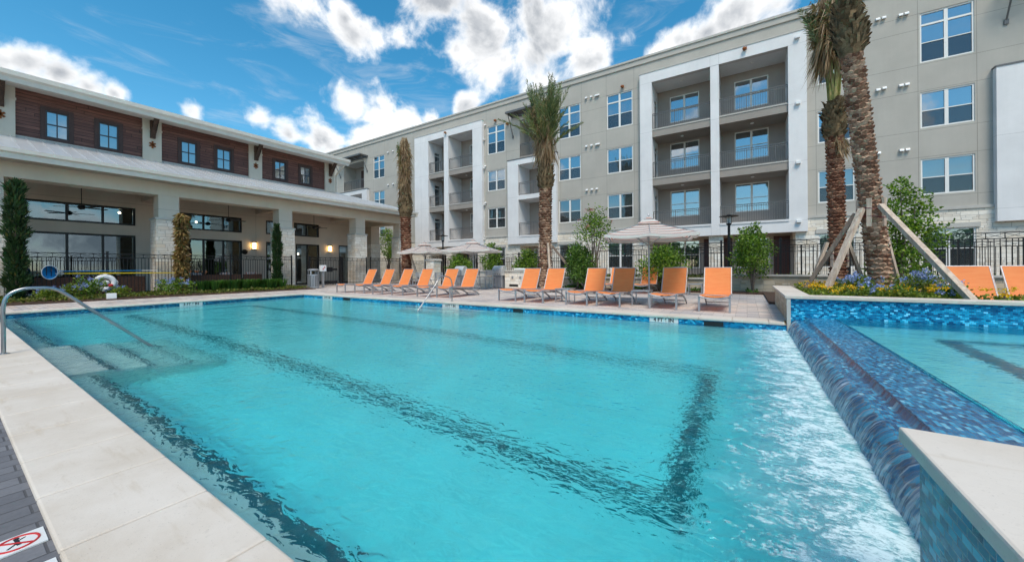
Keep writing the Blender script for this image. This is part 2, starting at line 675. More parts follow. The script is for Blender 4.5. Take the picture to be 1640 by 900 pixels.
def lamp_mat(name, col, strength):
    m, g = mat(name)
    e = g.new('ShaderNodeEmission', {'Color': col, 'Strength': strength}).outputs[0]
    g.out(e)
    return m


M = {}
M['coping'] = coping_mat('cast_stone_coping')
M['cap'] = coping_mat('planter_cap_stone')
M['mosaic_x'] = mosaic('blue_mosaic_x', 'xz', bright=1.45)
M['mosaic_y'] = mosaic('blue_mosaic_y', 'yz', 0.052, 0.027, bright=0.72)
M['deck'] = pavers('deck_pavers', [(0, (0.54, 0.43, 0.365)), (0.3, (0.62, 0.54, 0.48)), (0.55, (0.44, 0.395, 0.38)), (0.8, (0.66, 0.58, 0.52)), (1, (0.34, 0.325, 0.33))], 0.46, 0.15)
M['deck_dark'] = pavers('charcoal_pavers', [(0, (0.125, 0.122, 0.130)), (0.5, (0.15, 0.147, 0.155)), (1, (0.185, 0.180, 0.188))], 0.24, 0.115, swap=True, jc=(0.075, 0.07, 0.07))
M['siding'] = siding('dark_red_wood_siding')
M['grey'] = stucco('warm_grey_stucco', (0.455, 0.425, 0.375), (4.42, 6.37, 7.66, 9.62, 10.9, 12.66, 13.42),
                   (-36.2, -34.75, -32.8, -30.8, -28.4, -19.2, -17.1, -12.1, -10.35, -8.45, -6.5, 3.25, 4.85, 7.15, 9.05))
M['grey_plain'] = stucco('warm_grey_stucco_parapet', (0.475, 0.445, 0.395))
M['taupe'] = stucco('dark_taupe_stucco', (0.37, 0.32, 0.285))
M['slab_edge'] = stucco('taupe_slab_edge', (0.33, 0.295, 0.26))
M['white'] = stucco('white_frame_stucco', (0.76, 0.745, 0.735), (3.62, 6.9, 10.1, 13.4), (-23.97, -23.4, -1.83, -1.36, -27.0, -6.0), dark=0.3)
M['white_soffit'] = stucco('white_soffit', (0.72, 0.73, 0.74))
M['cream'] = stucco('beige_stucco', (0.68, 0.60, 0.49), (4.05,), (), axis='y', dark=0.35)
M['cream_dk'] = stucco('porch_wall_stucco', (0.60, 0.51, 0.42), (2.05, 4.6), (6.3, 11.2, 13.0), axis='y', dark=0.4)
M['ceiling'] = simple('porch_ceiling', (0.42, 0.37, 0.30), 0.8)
M['fascia'] = simple('pale_fascia', (0.76, 0.70, 0.61), 0.5, var=0.04)
M['stone'] = limestone('white_limestone')
M['stone_w'] = limestone('white_limestone_rough', 0.55, 0.2, (0.76, 0.68, 0.57), (0.91, 0.86, 0.77), (0.76, 0.62, 0.45))
M['stone_tan'] = limestone('tan_limestone', 0.40, 0.17, (0.46, 0.37, 0.26), (0.66, 0.57, 0.44), (0.58, 0.42, 0.24))
M['sill'] = simple('cast_stone_sill', (0.50, 0.475, 0.43), 0.8, var=0.06)
M['metal_roof'] = simple('grey_standing_seam_metal', (0.60, 0.615, 0.63), 0.35, 0.35, var=0.05, spec=0.5)
M['vinyl'] = simple('white_window_frame', (0.80, 0.78, 0.74), 0.4, var=0.02)
M['bronze'] = simple('dark_bronze_frame', (0.018, 0.017, 0.017), 0.35, 0.3, var=0.03)
M['brownframe'] = simple('brown_window_casing', (0.075, 0.040, 0.032), 0.55, var=0.1)
M['greyframe'] = simple('grey_window_frame', (0.085, 0.082, 0.085), 0.45, var=0.03)
M['glass'] = glass_pane('window_glass', 0.40, wob=1.0, rtint=(0.84, 0.90, 0.94))
M['glass_lo'] = glass_pane('window_glass_low', 0.24, (0.62, 0.68, 0.68), wob=1.0)
M['glass_dk'] = glass_pane('porch_glass', 0.22, (0.30, 0.36, 0.40), wob=0.8, rtint=(0.7, 0.9, 1.0))
def screen_mat():
    m, g = mat('insect_screen')
    tr = g.new('ShaderNodeBsdfTransparent', {'Color': (1, 1, 1)}).outputs[0]
    df = g.new('ShaderNodeBsdfDiffuse', {'Color': (0.05, 0.052, 0.055)}).outputs[0]
    g.out(g.mixsh(0.48, tr, df))
    return m


M['screen'] = screen_mat()
M['blind'] = blind_mat('pale_blind', (0.55, 0.56, 0.54))
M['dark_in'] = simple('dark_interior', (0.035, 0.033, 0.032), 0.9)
M['iron'] = simple('black_iron', (0.013, 0.013, 0.014), 0.45, 0.2, var=0.05)
M['rail'] = simple('grey_railing', (0.15, 0.145, 0.14), 0.45, 0.3, var=0.03)
M['steel'] = simple('brushed_steel', (0.62, 0.62, 0.61), 0.22, 1.0, var=0.03)
M['silver'] = simple('silver_tube', (0.40, 0.41, 0.43), 0.38, 0.55, var=0.03)
M['maroon'] = simple('maroon_panel', (0.060, 0.018, 0.014), 0.5, var=0.1)
M['wood_dk'] = timber('dark_bracket_wood', (0.045, 0.024, 0.015), (0.105, 0.056, 0.034))
M['wood_pale'] = timber('brace_lumber', (0.38, 0.285, 0.21), (0.64, 0.52, 0.41))
M['wood_grey'] = timber('weathered_lumber', (0.16, 0.115, 0.085), (0.30, 0.235, 0.185))
M['rust'] = simple('rust_star', (0.28, 0.085, 0.022), 0.7, 0.2, var=0.25, vscale=20)
M['white_p'] = simple('white_plastic', (0.80, 0.80, 0.79), 0.35, var=0.02)
M['black_p'] = simple('black_plastic', (0.015, 0.015, 0.016), 0.45)
M['red_p'] = simple('red_paint', (0.55, 0.03, 0.03), 0.4)
M['text'] = simple('black_lettering', (0.02, 0.02, 0.022), 0.6, var=0)
M['tile_white'] = simple('white_marker_tile', (0.72, 0.71, 0.68), 0.35, var=0.05)
M['soil'] = simple('mulch_soil', (0.085, 0.050, 0.034), 0.95, var=0.45, vscale=18, bump=0.03, bscale=35)
M['ground'] = simple('far_lawn_ground', (0.10, 0.105, 0.06), 0.95, var=0.3, vscale=0.4)
M['lantern'] = lamp_mat('warm_lantern_glow', (1.0, 0.62, 0.22), 7.0)
M['bulb'] = lamp_mat('warm_bulb', (1.0, 0.78, 0.45), 18.0)


def water_mat(name, absorb=(0.66, 0.026, 0.010), foam_x=None, rough_amp=1.0, clear=0.03):
    m, g = mat(name)
    o = g.obj()
    X, Y, Z = g.sep(o)
    a = g.noise(g.scale(o, 1.0, 1.5, 1.0), 1.7, 2, 0.5, 0.5)
    b = g.noise(g.scale(g.vm('ADD', o, (3.3, 1.2, 0)), 1.0, 1.7, 1.0), 8.6, 1.6, 0.5, 0.7)
    c = g.noise(g.scale(o, 1.0, 1.2, 1.0), 17.0, 3, 0.6, 0.5)
    h = g.m('ADD', g.m('MULTIPLY', a, 0.030 * rough_amp), g.m('ADD', g.m('MULTIPLY', b, 0.0175 * rough_amp), g.m('MULTIPLY', c, 0.0042 * rough_amp)))
    if foam_x is not None:
        near = g.smooth(X, foam_x - 2.2, foam_x, 0.0, 1.0)
        ch = g.noise(o, 11.0, 5, 0.65, 0.6)
        h = g.m('ADD', h, g.m('MULTIPLY', g.m('MULTIPLY', near, ch), 0.010))
    nrm = g.bump(h, 1.0, 1.0)
    fr = g.new('ShaderNodeFresnel', {'IOR': 1.33, 'Normal': nrm}).outputs[0]
    gl = g.new('ShaderNodeBsdfGlossy', {'Color': (1, 1, 1), 'Roughness': 0.03, 'Normal': nrm}).outputs[0]
    rf = g.new('ShaderNodeBsdfRefraction', {'Color': (1, 1, 1), 'Roughness': 0.0, 'IOR': 1.33, 'Normal': nrm}).outputs[0]
    tr = g.new('ShaderNodeBsdfTransparent', {'Color': (1, 1, 1)}).outputs[0]
    body = g.mixsh(clear, rf, tr)
    sh = g.mixsh(g.m('MULTIPLY', fr, 0.88), body, gl)
    if foam_x is not None:
        f1 = g.noise(g.scale(o, 1.0, 1.3, 1.0), 5.0, 9, 0.72, 0.8)
        f2 = g.noise(g.scale(o, 0.8, 1.3, 1.0), 34.0, 5, 0.75, 0.5)
        near2 = g.smooth(X, foam_x - 1.35, foam_x + 0.05, -0.16, 0.045)
        fm = g.smooth(g.m('ADD', g.m('ADD', g.m('MULTIPLY', f1, 0.55), g.m('MULTIPLY', f2, 0.45)), near2), 0.475, 0.60, 0.0, 0.74)
        df = g.new('ShaderNodeBsdfDiffuse', {'Color': (0.80, 0.92, 0.93)}).outputs[0]
        aer = g.smooth(g.m('ADD', X, g.m('MULTIPLY_ADD', g.noise(o, 2.6, 4, 0.6, 0.5), 1.3, -0.65)), foam_x - 0.95, foam_x + 0.10, 0.0, 0.34)
        da = g.new('ShaderNodeBsdfDiffuse', {'Color': (0.42, 0.86, 0.90)}).outputs[0]
        sh = g.mixsh(aer, sh, da)
        sh = g.mixsh(fm, sh, df)
    va = g.new('ShaderNodeVolumeAbsorption', {'Color': (0, 0, 0), 'Density': 1.0})
    # absorption = density * (1 - colour)
    mx = max(absorb)
    va.inputs['Density'].default_value = mx
    va.inputs['Color'].default_value = (1 - absorb[0] / mx, 1 - absorb[1] / mx, 1 - absorb[2] / mx, 1)
    g.out(sh, va.outputs[0])
    return m


M['water'] = water_mat('pool_water', foam_x=0.62)
M['spa_water'] = water_mat('spa_water', rough_amp=0.6)


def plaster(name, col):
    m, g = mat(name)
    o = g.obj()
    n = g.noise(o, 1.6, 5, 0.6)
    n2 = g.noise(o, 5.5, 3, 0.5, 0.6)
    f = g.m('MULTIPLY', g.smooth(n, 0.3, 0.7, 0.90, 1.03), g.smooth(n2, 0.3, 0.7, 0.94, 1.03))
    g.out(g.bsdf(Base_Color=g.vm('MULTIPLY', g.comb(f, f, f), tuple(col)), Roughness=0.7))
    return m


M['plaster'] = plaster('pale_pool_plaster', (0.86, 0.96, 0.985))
M['line'] = simple('dark_line_tile', (0.018, 0.105, 0.135), 0.5, var=0.3, vscale=20)
M['ledge'] = plaster('shallow_ledge_plaster', (0.84, 0.88, 0.85))
# ------------------------------------------------------------------ ground, pool and spa
PX0, PX1, PY0, PY1 = -17.1, 0.66, 0.72, 9.05
WZ = -0.152
KX0, KX1 = -20.6, 14.0           # deck extents
b = MB()                          # far ground: one sheet with an opening round the built deck
R_ = 600
b.quad((-R_, -R_, -0.03), (R_, -R_, -0.03), (R_, -12, -0.03), (-R_, -12, -0.03))
b.quad((-R_, 26.5, -0.03), (R_, 26.5, -0.03), (R_, R_, -0.03), (-R_, R_, -0.03))
b.quad((-R_, -12, -0.03), (-26.9, -12, -0.03), (-26.9, 26.5, -0.03), (-R_, 26.5, -0.03))
b.quad((20, -12, -0.03), (R_, -12, -0.03), (R_, 26.5, -0.03), (20, 26.5, -0.03))
struct(b.build('ground', M['ground'], orient=False))

CW0, CW1 = 0.46, 0.45             # coping widths
SX0, SX1, SY1 = 0.43, 6.5, 1.76   # near spa wall
b = MB()                          # deck of grey and tan pavers
zd = -0.004


def sheet(mb, x0, x1, y0, y1, z):
    mb.quad((x0, y0, z), (x1, y0, z), (x1, y1, z), (x0, y1, z))


sheet(b, -26.9, PX0 - CW1, -12, 26.5, zd)
sheet(b, PX0 - CW1, 20, PY1 + CW1, 26.5, zd)
sheet(b, 7.0, 20, -12, PY1 + CW1, zd)
sheet(b, PX0 - CW1, 7.0, -12, -1.2, zd)
struct(b.build('deck', M['deck'], orient=False))
b = MB()
sheet(b, PX0 - CW1, 7.0, -1.2, PY0 - CW0 + 0.004, zd)
struct(b.build('charcoal_paving', M['deck_dark'], orient=False))

# coping slabs: near side, left side, far side (one body, joints cut by small gaps)
b = MB()
L = 0.64
x = -3.0
xs = []
n0 = int((PX0 - CW1 - x) / L) - 1
k = n0
while True:
    a0, a1 = x + k * L, x + (k + 1) * L
    k += 1
    if a1 <= PX0:
        continue
    if a0 >= SX0 - 0.02:
        break
    b.box(max(a0, PX0 - CW1) + 0.002, min(a1, SX0) - 0.002, PY0 - CW0, PY0 + 0.03, -0.045, 0.012)
y = PY0 + 0.034
while y < PY1:
    y2 = min(y + L, PY1)
    b.box(PX0 - CW1, PX0 + 0.03, y, y2 - 0.004, -0.045, 0.012)
    y = y2
x = PX0 - CW1
while x < PX1 - 0.05:
    x2 = min(x + L, PX1 - 0.03)
    b.box(x, x2 - 0.004, PY1 - 0.03, PY1 + CW1, -0.045, 0.012)
    x = x2
struct(b.build('coping', M['coping'], bevel=0.012))

# the shell: floor with a slope, walls, near bench, entry steps
b = MB()
zf = lambda x: -1.25 - 0.28 * (x - PX0) / (PX1 - PX0)
b.quad((PX0, PY0, zf(PX0)), (PX1, PY0, zf(PX1)), (PX1, PY1, zf(PX1)), (PX0, PY1, zf(PX0)))
for (xa, ya, xb, yb) in ((PX0, PY0, PX1, PY0), (PX1, PY0, PX1, PY1), (PX1, PY1, PX0, PY1), (PX0, PY1, PX0, PY0)):
    b.quad((xa, ya, -1.7), (xb, yb, -1.7), (xb, yb, -0.28), (xa, ya, -0.28))
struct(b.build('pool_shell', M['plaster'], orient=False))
# waterline tile band
b = MB()
b.box(PX0 - 0.05, PX1, PY1, PY1 + 0.05, -0.28, -0.046)
b.box(PX0, PX1, PY0 - 0.05, PY0, -0.28, -0.046)
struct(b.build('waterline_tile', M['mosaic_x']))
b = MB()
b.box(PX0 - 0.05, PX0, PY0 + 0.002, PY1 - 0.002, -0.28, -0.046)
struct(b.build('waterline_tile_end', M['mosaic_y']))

BZ = -0.56
b = MB()                          # bench along the near wall, broken by the steps
b.box(PX0, -10.2, PY0, 1.16, -1.6, BZ)
b.box(-7.3, PX1, PY0, 1.16, -1.6, BZ)
st = [(0.0, 1.30, -0.34), (1.30, 1.72, -0.56), (1.72, 2.14, -0.80), (2.14, 2.56, -1.03)]
for (ya, yb, z) in st:
    b.box(-10.2, -7.3, max(ya, PY0), yb, -1.6, z)
b.box(-9.9, -6.9, PY1 - 0.36, PY1, -1.6, -0.36)      # far steps
b.box(-9.9, -6.9, PY1 - 0.72, PY1 - 0.36, -1.6, -0.66)
struct(b.build('pool_bench', M['ledge']))
b = MB()                          # dark line tile: bench edge, step noses, floor rectangle
e = 0.004
for (xa, xb) in ((PX0 + .05, -10.2), (-7.3, PX1 - .05)):
    b.box(xa, xb, 1.065, 1.163, BZ - 0.05, BZ + e)
for (ya, yb, z) in st:
    b.box(-10.2 - e, -7.3 + e, yb - 0.055, yb + e, z - 0.05, z + e)
b.box(-9.9, -6.9, PY1 - 0.363, PY1 - 0.31, -0.41, -0.356)
LW = 0.20


def floorstrip(mb, x0, x1, y0, y1):
    mb.quad((x0, y0, zf(x0) + 0.006), (x1, y0, zf(x1) + 0.006), (x1, y1, zf(x1) + 0.006), (x0, y1, zf(x0) + 0.006))


floorstrip(b, -16.3, -0.40, 3.12, 3.12 + LW)
floorstrip(b, -16.3, -0.40, 6.42, 6.42 + LW)
floorstrip(b, -0.62, -0.42, 3.12 + LW, 6.42)
floorstrip(b, -16.3, -16.12, 3.12 + LW, 6.42)
struct(b.build('pool_lines', M['line'], orient=False))

b = MB()
b.box(PX0 - 0.025, PX1 + 0.1, PY0 - 0.025, PY1 + 0.025, -1.75, WZ)
pw = struct(b.build('pool_water', M['water']))

# skimmer mouths and depth markers in the far wall
for i, (xa, xb, lab) in enumerate(((-0.80, -0.43, 'dark skimmer mouth in the waterline tile nearest the cascade'),
                                   (-5.76, -5.42, 'dark skimmer mouth in the far waterline tile below the middle loungers'),
                                   (-14.1, -13.62, 'dark skimmer mouth in the waterline tile near the far pool corner'))):
    b = MB()
    b.box(xa, xb, PY1 - 0.008, PY1 - 0.001, -0.20, -0.052)
    t = thing('pool_skimmer', lab, 'skimmer', ((xa + xb) / 2, PY1, -0.2), group='pool skimmers', world=True)
    b.build('mouth', M['black_p'], t)
    b = MB()
    b.box(xa - 0.012, xb + 0.012, PY1 - 0.014, PY1 - 0.009, -0.056, -0.047)
    b.build('frame', M['mosaic_x'], t)


def text_mesh(s, size, m, name, parent, M4, depth=0.0015):
    cu = bpy.data.curves.new(name, 'FONT')
    cu.body = s
    cu.size = size
    cu.align_x = 'CENTER'
    cu.align_y = 'CENTER'
    cu.extrude = depth
    cu.offset = size * 0.035
    o = bpy.data.objects.new(name, cu)
    COL.objects.link(o)
    dg = bpy.context.evaluated_depsgraph_get()
    me = bpy.data.meshes.new_from_object(o.evaluated_get(dg))
    bpy.data.objects.remove(o)
    bpy.data.curves.remove(cu)
    me.materials.clear()
    me.materials.append(m)
    o = bpy.data.objects.new(name, me)
    COL.objects.link(o)
    o.parent = parent
    o.matrix_local = M4
    return o


def marker(s, c, u, up, wdt, hgt, label, size):
    """a white tile marker lying in the plane of u (reading direction) and up"""
    u, up = Vector(u), Vector(up)
    nrm = u.cross(up)
    c = Vector(c)
    t = thing('depth_marker', label, 'depth marker', c, group='pool depth markers')
    b = MB()
    pts = []
    nt = max(1, round(wdt / hgt))
    for k in range(nt):
        a = -wdt / 2 + k * wdt / nt + 0.002
        bb = a + wdt / nt - 0.004
        vs = []
        for dd in (0.0, 0.006):
            for (p, q) in ((a, -hgt / 2), (bb, -hgt / 2), (bb, hgt / 2), (a, hgt / 2)):
                vs.append(u * p + up * q + nrm * dd)
        b.add(vs, [(3, 2, 1, 0), (4, 5, 6, 7), (0, 1, 5, 4), (1, 2, 6, 5), (2, 3, 7, 6), (3, 0, 4, 7)])
    b.build('tile', M['tile_white'], t)
    R4 = Matrix.Identity(4)
    for i in range(3):
        R4[i][0], R4[i][1], R4[i][2], R4[i][3] = u[i], up[i], nrm[i], nrm[i] * 0.0075
    text_mesh(s, size, M['text'], 'lettering', t, R4)
    return t


marker('4 FT 6 IN', (-1.63, PY1 - 0.0005, -0.102), (1, 0, 0), (0, 0, 1), 0.63, 0.108, 'white tile depth marker reading 4 FT 6 IN under the right loungers', 0.112)
marker('3 FT 6 IN', (-8.19, PY1 - 0.0005, -0.102), (1, 0, 0), (0, 0, 1), 0.72, 0.108, 'white tile depth marker reading 3 FT 6 IN beside the far handrail', 0.112)
marker('3 FT 6 IN', (-15.25, PY1 - 0.0005, -0.102), (1, 0, 0), (0, 0, 1), 0.72, 0.108, 'white tile depth marker on the long far wall nearest the pool corner', 0.112)
marker('3 FT 6 IN', (PX0 + 0.0005, 4.98, -0.102), (0, 1, 0), (0, 0, 1), 0.66, 0.108, 'white tile depth marker on the short pool wall before the flower bed', 0.112)

# no-diving tiles let into the charcoal paving
def nodive(x0, y0, label):
    t = thing('warning_tile', label, 'warning tile', (x0, y0, -0.003))
    b = MB()
    b.box(-0.075, 0.075, -0.075, 0.075, 0, 0.006)
    b.build('tile', M['tile_white'], t)
    b = MB()
    ring = [(0.058 * math.cos(a), 0.058 * math.sin(a), 0.0065) for a in np.linspace(0, 2 * math.pi, 33)]
    b.tube(ring, 0.0045, 6, caps=False)
    b.bar((-0.041, -0.041, 0.0068), (0.041, 0.041, 0.0068), 0.009, 0.003)
    b.build('ring', M['red_p'], t)
    b = MB()
    b.bar((-0.034, 0.0, 0.0065), (0.022, 0.004, 0.0065), 0.012, 0.0015)
    b.bar((0.0, 0.0, 0.0066), (0.03, -0.026, 0.0066), 0.007, 0.0015)
    b.bar((-0.02, 0.004, 0.0066), (-0.034, 0.024, 0.0066), 0.006, 0.0015)
    b.lathe([(0.009, 0.0), (0.009, 0.0015)], 12, (-0.042, 0.001, 0.006))
    b.build('diver', M['text'], t)
    return t


nodive(-2.60, 0.175, 'white no diving tile with a red ring in the charcoal paving')
t = thing('warning_tile', 'plain white tile set in the charcoal paving at the bottom edge', 'warning tile', (-2.27, 0.175, -0.003))
b = MB()
b.box(-0.075, 0.075, -0.075, 0.075, 0, 0.006)
b.build('tile', M['tile_white'], t)

# ------------------------------------------------------------------ spa: weir, walls, water
SZ = 0.145                         # spa water level
YN = SY1
prof = [(1.42, -0.9), (1.42, 0.128), (0.955, 0.128), (0.950, 0.118), (0.925, 0.070), (0.905, 0.064), (0.83, 0.064), (0.79, 0.058), (0.755, 0.030), (0.72, -0.02), (0.69, -0.09),
        (0.665, -0.2), (0.665, -0.9)]


def weir_mat():
    m, g = mat('wet_mosaic_weir')
    o = g.obj()
    X, Y, Z = g.sep(o)
    u = g.m('SUBTRACT', X, Z)
    r, q, j, e = g.tile(Y, u, 0.05, 0.026, gap=0.004)
    c = g.ramp(r, [(0, (0.004, 0.065, 0.17)), (0.35, (0.008, 0.14, 0.31)), (0.65, (0.018, 0.24, 0.44)), (0.9, (0.06, 0.38, 0.58)), (1, (0.22, 0.55, 0.70))])
    c = g.mix(g.m('MULTIPLY', j, 0.8), c, (0.12, 0.16, 0.20))
    # streaks of running water: long along the fall, thin across it
    n = g.noise(g.comb(g.m('MULTIPLY', u, 1.6), g.m('MULTIPLY', Y, 9.0), 0.0), 2.2, 7, 0.68, 1.1)
    n2 = g.noise(g.comb(g.m('MULTIPLY', u, 5.0), g.m('MULTIPLY', Y, 26.0), 3.0), 1.5, 5, 0.65, 0.6)
    fall = g.smooth(X, 0.86, 0.74)
    fall2 = g.smooth(Z, 0.06, -0.14)
    wht = g.smooth(g.m('ADD', g.m('ADD', g.m('MULTIPLY', n, 0.6), g.m('MULTIPLY', n2, 0.4)), g.m('MULTIPLY', fall2, 0.10)), 0.50, 0.66, 0.0, 0.75)
    wht = g.m('MULTIPLY', wht, fall)
    c = g.mix(wht, c, (0.75, 0.83, 0.88))
    redslot = g.m('MULTIPLY', g.smooth(X, 0.960, 0.950), g.smooth(X, 0.905, 0.918))
    c = g.mix(g.m('MULTIPLY', redslot, 0.5), c, (0.10, 0.075, 0.10))
    flat = g.noise(g.scale(o, 9.0, 3.0, 3.0), 2.2, 4, 0.55, 0.5)
    h = g.m('ADD', g.m('MULTIPLY', g.m('ADD', n, n2), g.m('MULTIPLY_ADD', fall, 0.05, 0.004)), g.m('MULTIPLY', flat, 0.02))
    g.out(g.bsdf(Base_Color=c, Roughness=g.m('MULTIPLY_ADD', wht, 0.4, 0.12), Normal=g.bump(h, 0.9, 1.0), Specular_IOR_Level=0.4, Coat_Weight=0.15, Coat_Roughness=0.05))
    return m


M['weir'] = weir_mat()
from mathutils import noise as mn
b = MB()
# the weir: a fine skin over the profile; the falling part carries the lumps of the running water
fine = [prof[0], prof[1]]
for i in range(1, len(prof) - 1):
    (xa, za), (xb, zb) = prof[i], prof[i + 1]
    n_ = max(1, int(math.hypot(xb - xa, zb - za) / 0.022)) if xa < 0.9 and za > -0.3 else 1
    for k in range(1, n_ + 1):
        fine.append((xa + (xb - xa) * k / n_, za + (zb - za) * k / n_))
ys = list(np.arange(YN - 0.1, PY1 - 0.012, 0.016)) + [PY1]
vs, fs = [], []
m_ = len(fine)
arc = [0.0]
for i in range(1, m_):
    arc.append(arc[-1] + math.hypot(fine[i][0] - fine[i - 1][0], fine[i][1] - fine[i - 1][1]))
for y in ys:
    for i, (x_, z_) in enumerate(fine):
        amp = min(1.0, max(0.0, (0.86 - x_) / 0.10)) * (1.0 if z_ > -0.3 else 0.0)
        d_ = 0.0
        if amp > 0:
            s_ = arc[i]
            d_ = amp * (0.012 * mn.noise((y * 17, s_ * 2.2, 0)) + 0.009 * mn.noise((y * 42, s_ * 5, 7)) + 0.010 * mn.noise((y * 4.3, s_ * 4.0, 3)) + 0.006)
        (xa, za), (xb, zb) = fine[max(0, i - 1)], fine[min(m_ - 1, i + 1)]
        L_ = math.hypot(xb - xa, zb - za) or 1
        nx, nz = (zb - za) / L_, -(xb - xa) / L_
        vs.append((x_ + nx * d_, y, z_ + nz * d_))
for j in range(len(ys) - 1):
    for i in range(m_ - 1):
        a_ = j * m_ + i
        fs.append((a_, a_ + 1, a_ + m_ + 1, a_ + m_))
b.add(vs, fs)
struct(b.build('spa_weir', M['weir'], smooth=60))
b = MB()
b.box(1.40, SX1 + 0.5, YN - 0.02, PY1 + 0.02, -0.75, SZ)
struct(b.build('spa_water', M['spa_water']))
b = MB()
b.quad((1.419, YN - 0.02, -0.72), (SX1, YN - 0.02, -0.72), (SX1, PY1, -0.72), (1.419, PY1, -0.72))
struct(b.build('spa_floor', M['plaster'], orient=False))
b = MB()
b.box(2.35, 2.60, 5.0, PY1 - .9, -0.72, -0.714)
b.box(2.60, 5.6, 5.0, 5.25, -0.72, -0.714)
b.box(2.60, 5.6, PY1 - 1.15, PY1 - .9, -0.72, -0.714)
struct(b.build('spa_lines', M['line']))

# near spa wall: tile block with a cast stone cap
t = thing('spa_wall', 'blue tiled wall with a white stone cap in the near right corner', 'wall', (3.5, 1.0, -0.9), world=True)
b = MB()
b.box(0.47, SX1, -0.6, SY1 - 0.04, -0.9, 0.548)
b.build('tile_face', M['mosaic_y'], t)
b = MB()
b.box(SX0, SX1 + 0.1, -0.7, SY1, 0.55, 0.60)
b.build('cap', M['cap'], t, bevel=0.008)

# planter behind the spa: blue tile front, stone side, stone cap
t = thing('raised_planter', 'raised planter wall with blue tile front and white stone cap', 'planter', (4, 11, -0.9), world=True)
PXL, PXR, PYB, PZ = 0.66, 13.0, 13.2, 0.55
PJX, PJY = 3.40, 10.30             # the bed narrows to the right of the palm
b = MB()
b.box(PXL + 0.02, PXR, PY1 + 0.002, PY1 + 0.32, -0.9, PZ - 0.062)
b.build('tile_front', M['mosaic_x'], t)
b = MB()
b.box(PXL + 0.03, PXL + 0.36, PY1 + 0.322, PYB, -0.1, PZ - 0.062)
b.box(PXL + 0.36, PJX, PYB - 0.2, PYB - 0.003, -0.1, PZ - 0.2)
b.box(PJX - .2, PJX - 0.002, PJY, PYB - .2, -0.1, PZ - 0.2)
b.box(PJX - .2, PXR, PJY - .15, PJY - .002, -0.1, PZ - 0.2)
b.build('stone_side', M['stone_tan'], t)
b = MB()
b.box(PXL - 0.0, PXL + 0.06, PY1 - 0.05, PY1 - 0.0, -0.9, PZ - 0.061)
b.build('corner_post', M['sill'], t)
b = MB()
b.prism([(PXL - 0.03, PY1 - 0.06), (PXR, PY1 - 0.06), (PXR, PY1 + 0.34), (PXL + 0.40, PY1 + 0.34), (PXL + 0.40, PYB + 0.02), (PXL - 0.03, PYB + 0.02)], PZ - 0.06, PZ, 'Z')
b.build('cap', M['cap'], t, bevel=0.008)
b = MB()
b.box(PXL + 0.34, PJX - .19, PY1 + 0.3, PYB - 0.19, 0.0, 0.43)
b.box(PJX - .19, PXR, PY1 + 0.3, PJY - 0.14, 0.0, 0.43)
b.build('soil', M['soil'], t)
# ------------------------------------------------------------------ clubhouse (faces +X)
CX_W, CX_P = -27.0, -23.5          # wall plane, pier face
CH = thing('clubhouse', 'two storey clubhouse with dark red wood siding and a deep stone pier porch', 'building', (CX_W, 0, 0), world=True)
PW = lambda u, z, d: (CX_W - d, u, z)
YA, YB = -9.0, 16.6                # main block along Y
porch_wins = [(2.0, 5.60, 3.46, 4.38), (2.0, 5.60, 0.12, 2.95), (7.4, 10.42, 3.46, 4.40), (7.4, 10.42, 0.12, 2.95), (11.80, 12.75, 3.48, 4.40), (11.80, 12.75, 0.02, 2.97),
              (13.6, 15.42, 3.48, 4.42), (13.72, 15.42, 0.02, 2.93), (16.98, 17.95, 0.02, 2.97), (-4.4, 0.6, 3.46, 4.38), (-4.4, 0.6, 0.12, 2.95)]
cl_wins = [(2.68, 3.37, 7.27, 8.50), (4.32, 5.01, 7.25, 8.50), (7.46, 8.17, 7.25, 8.48), (9.13, 9.86, 7.27, 8.50), (12.37, 13.08, 7.32, 8.52), (14.07, 14.79, 7.32, 8.52), (-3.0, -2.3, 7.27, 8.5), (-0.9, -0.2, 7.27, 8.5)]
b = MB()
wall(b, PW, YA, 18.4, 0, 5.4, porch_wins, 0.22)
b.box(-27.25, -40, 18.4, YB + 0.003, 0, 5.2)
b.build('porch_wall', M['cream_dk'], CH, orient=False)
b = MB()
wall(b, PW, YA, YB, 5.42, 9.30, cl_wins, 0.16)
b.quad((-27, YB, 5.42), (-40, YB, 5.42), (-40, YB, 9.3), (-27, YB, 9.3))
b.quad((-40, YA, 0), (-40, YB, 0), (-40, YB, 9.3), (-40, YA, 9.3))
b.quad((-27, YA, 0), (-40, YA, 0), (-40, YA, 9.3), (-27, YA, 9.3))
b.build('siding_wall', M['siding'], CH, orient=False)
b = MB()                           # grey flashing board under the siding
b.box(-27, -26.96, YA, YB, 6.98, 7.12)
b.build('base_trim', M['sill'], CH)
for yc in (-4.2, 1.46, 6.24, 11.17, 16.22):
    b = MB()
    hw = 0.37 if yc != 1.46 else 0.39
    b.box(-27.02, -26.86, yc - hw, yc + hw, 6.9, 9.28)
    b.box(-27.02, -26.83, yc - hw - 0.025, yc + hw + 0.025, 8.62, 8.70)
    p = b.build('pilaster', M['cream'], CH)
    b = MB()                       # timber knee bracket
    b.box(-26.86, -26.70, yc - 0.10, yc + 0.10, 8.20, 9.12)
    b.prism([(-26.70, 8.28), (-26.70, 8.50), (-25.98, 9.10), (-26.2, 9.12)], yc - 0.09, yc + 0.09, 'Y')
    b.build('bracket', M['wood_dk'], p)
    b = MB()                       # rusty star-like anchor plate
    for k in range(3):
        a = math.pi * k / 3
        b.bar((-26.845, yc - 0.14 * math.sin(a), 7.86 - 0.19 * math.cos(a)), (-26.845, yc + 0.14 * math.sin(a), 7.86 + 0.19 * math.cos(a)), 0.075, 0.045, up=(1, 0, 0))
    b.build('anchor_plate', M['rust'], p)


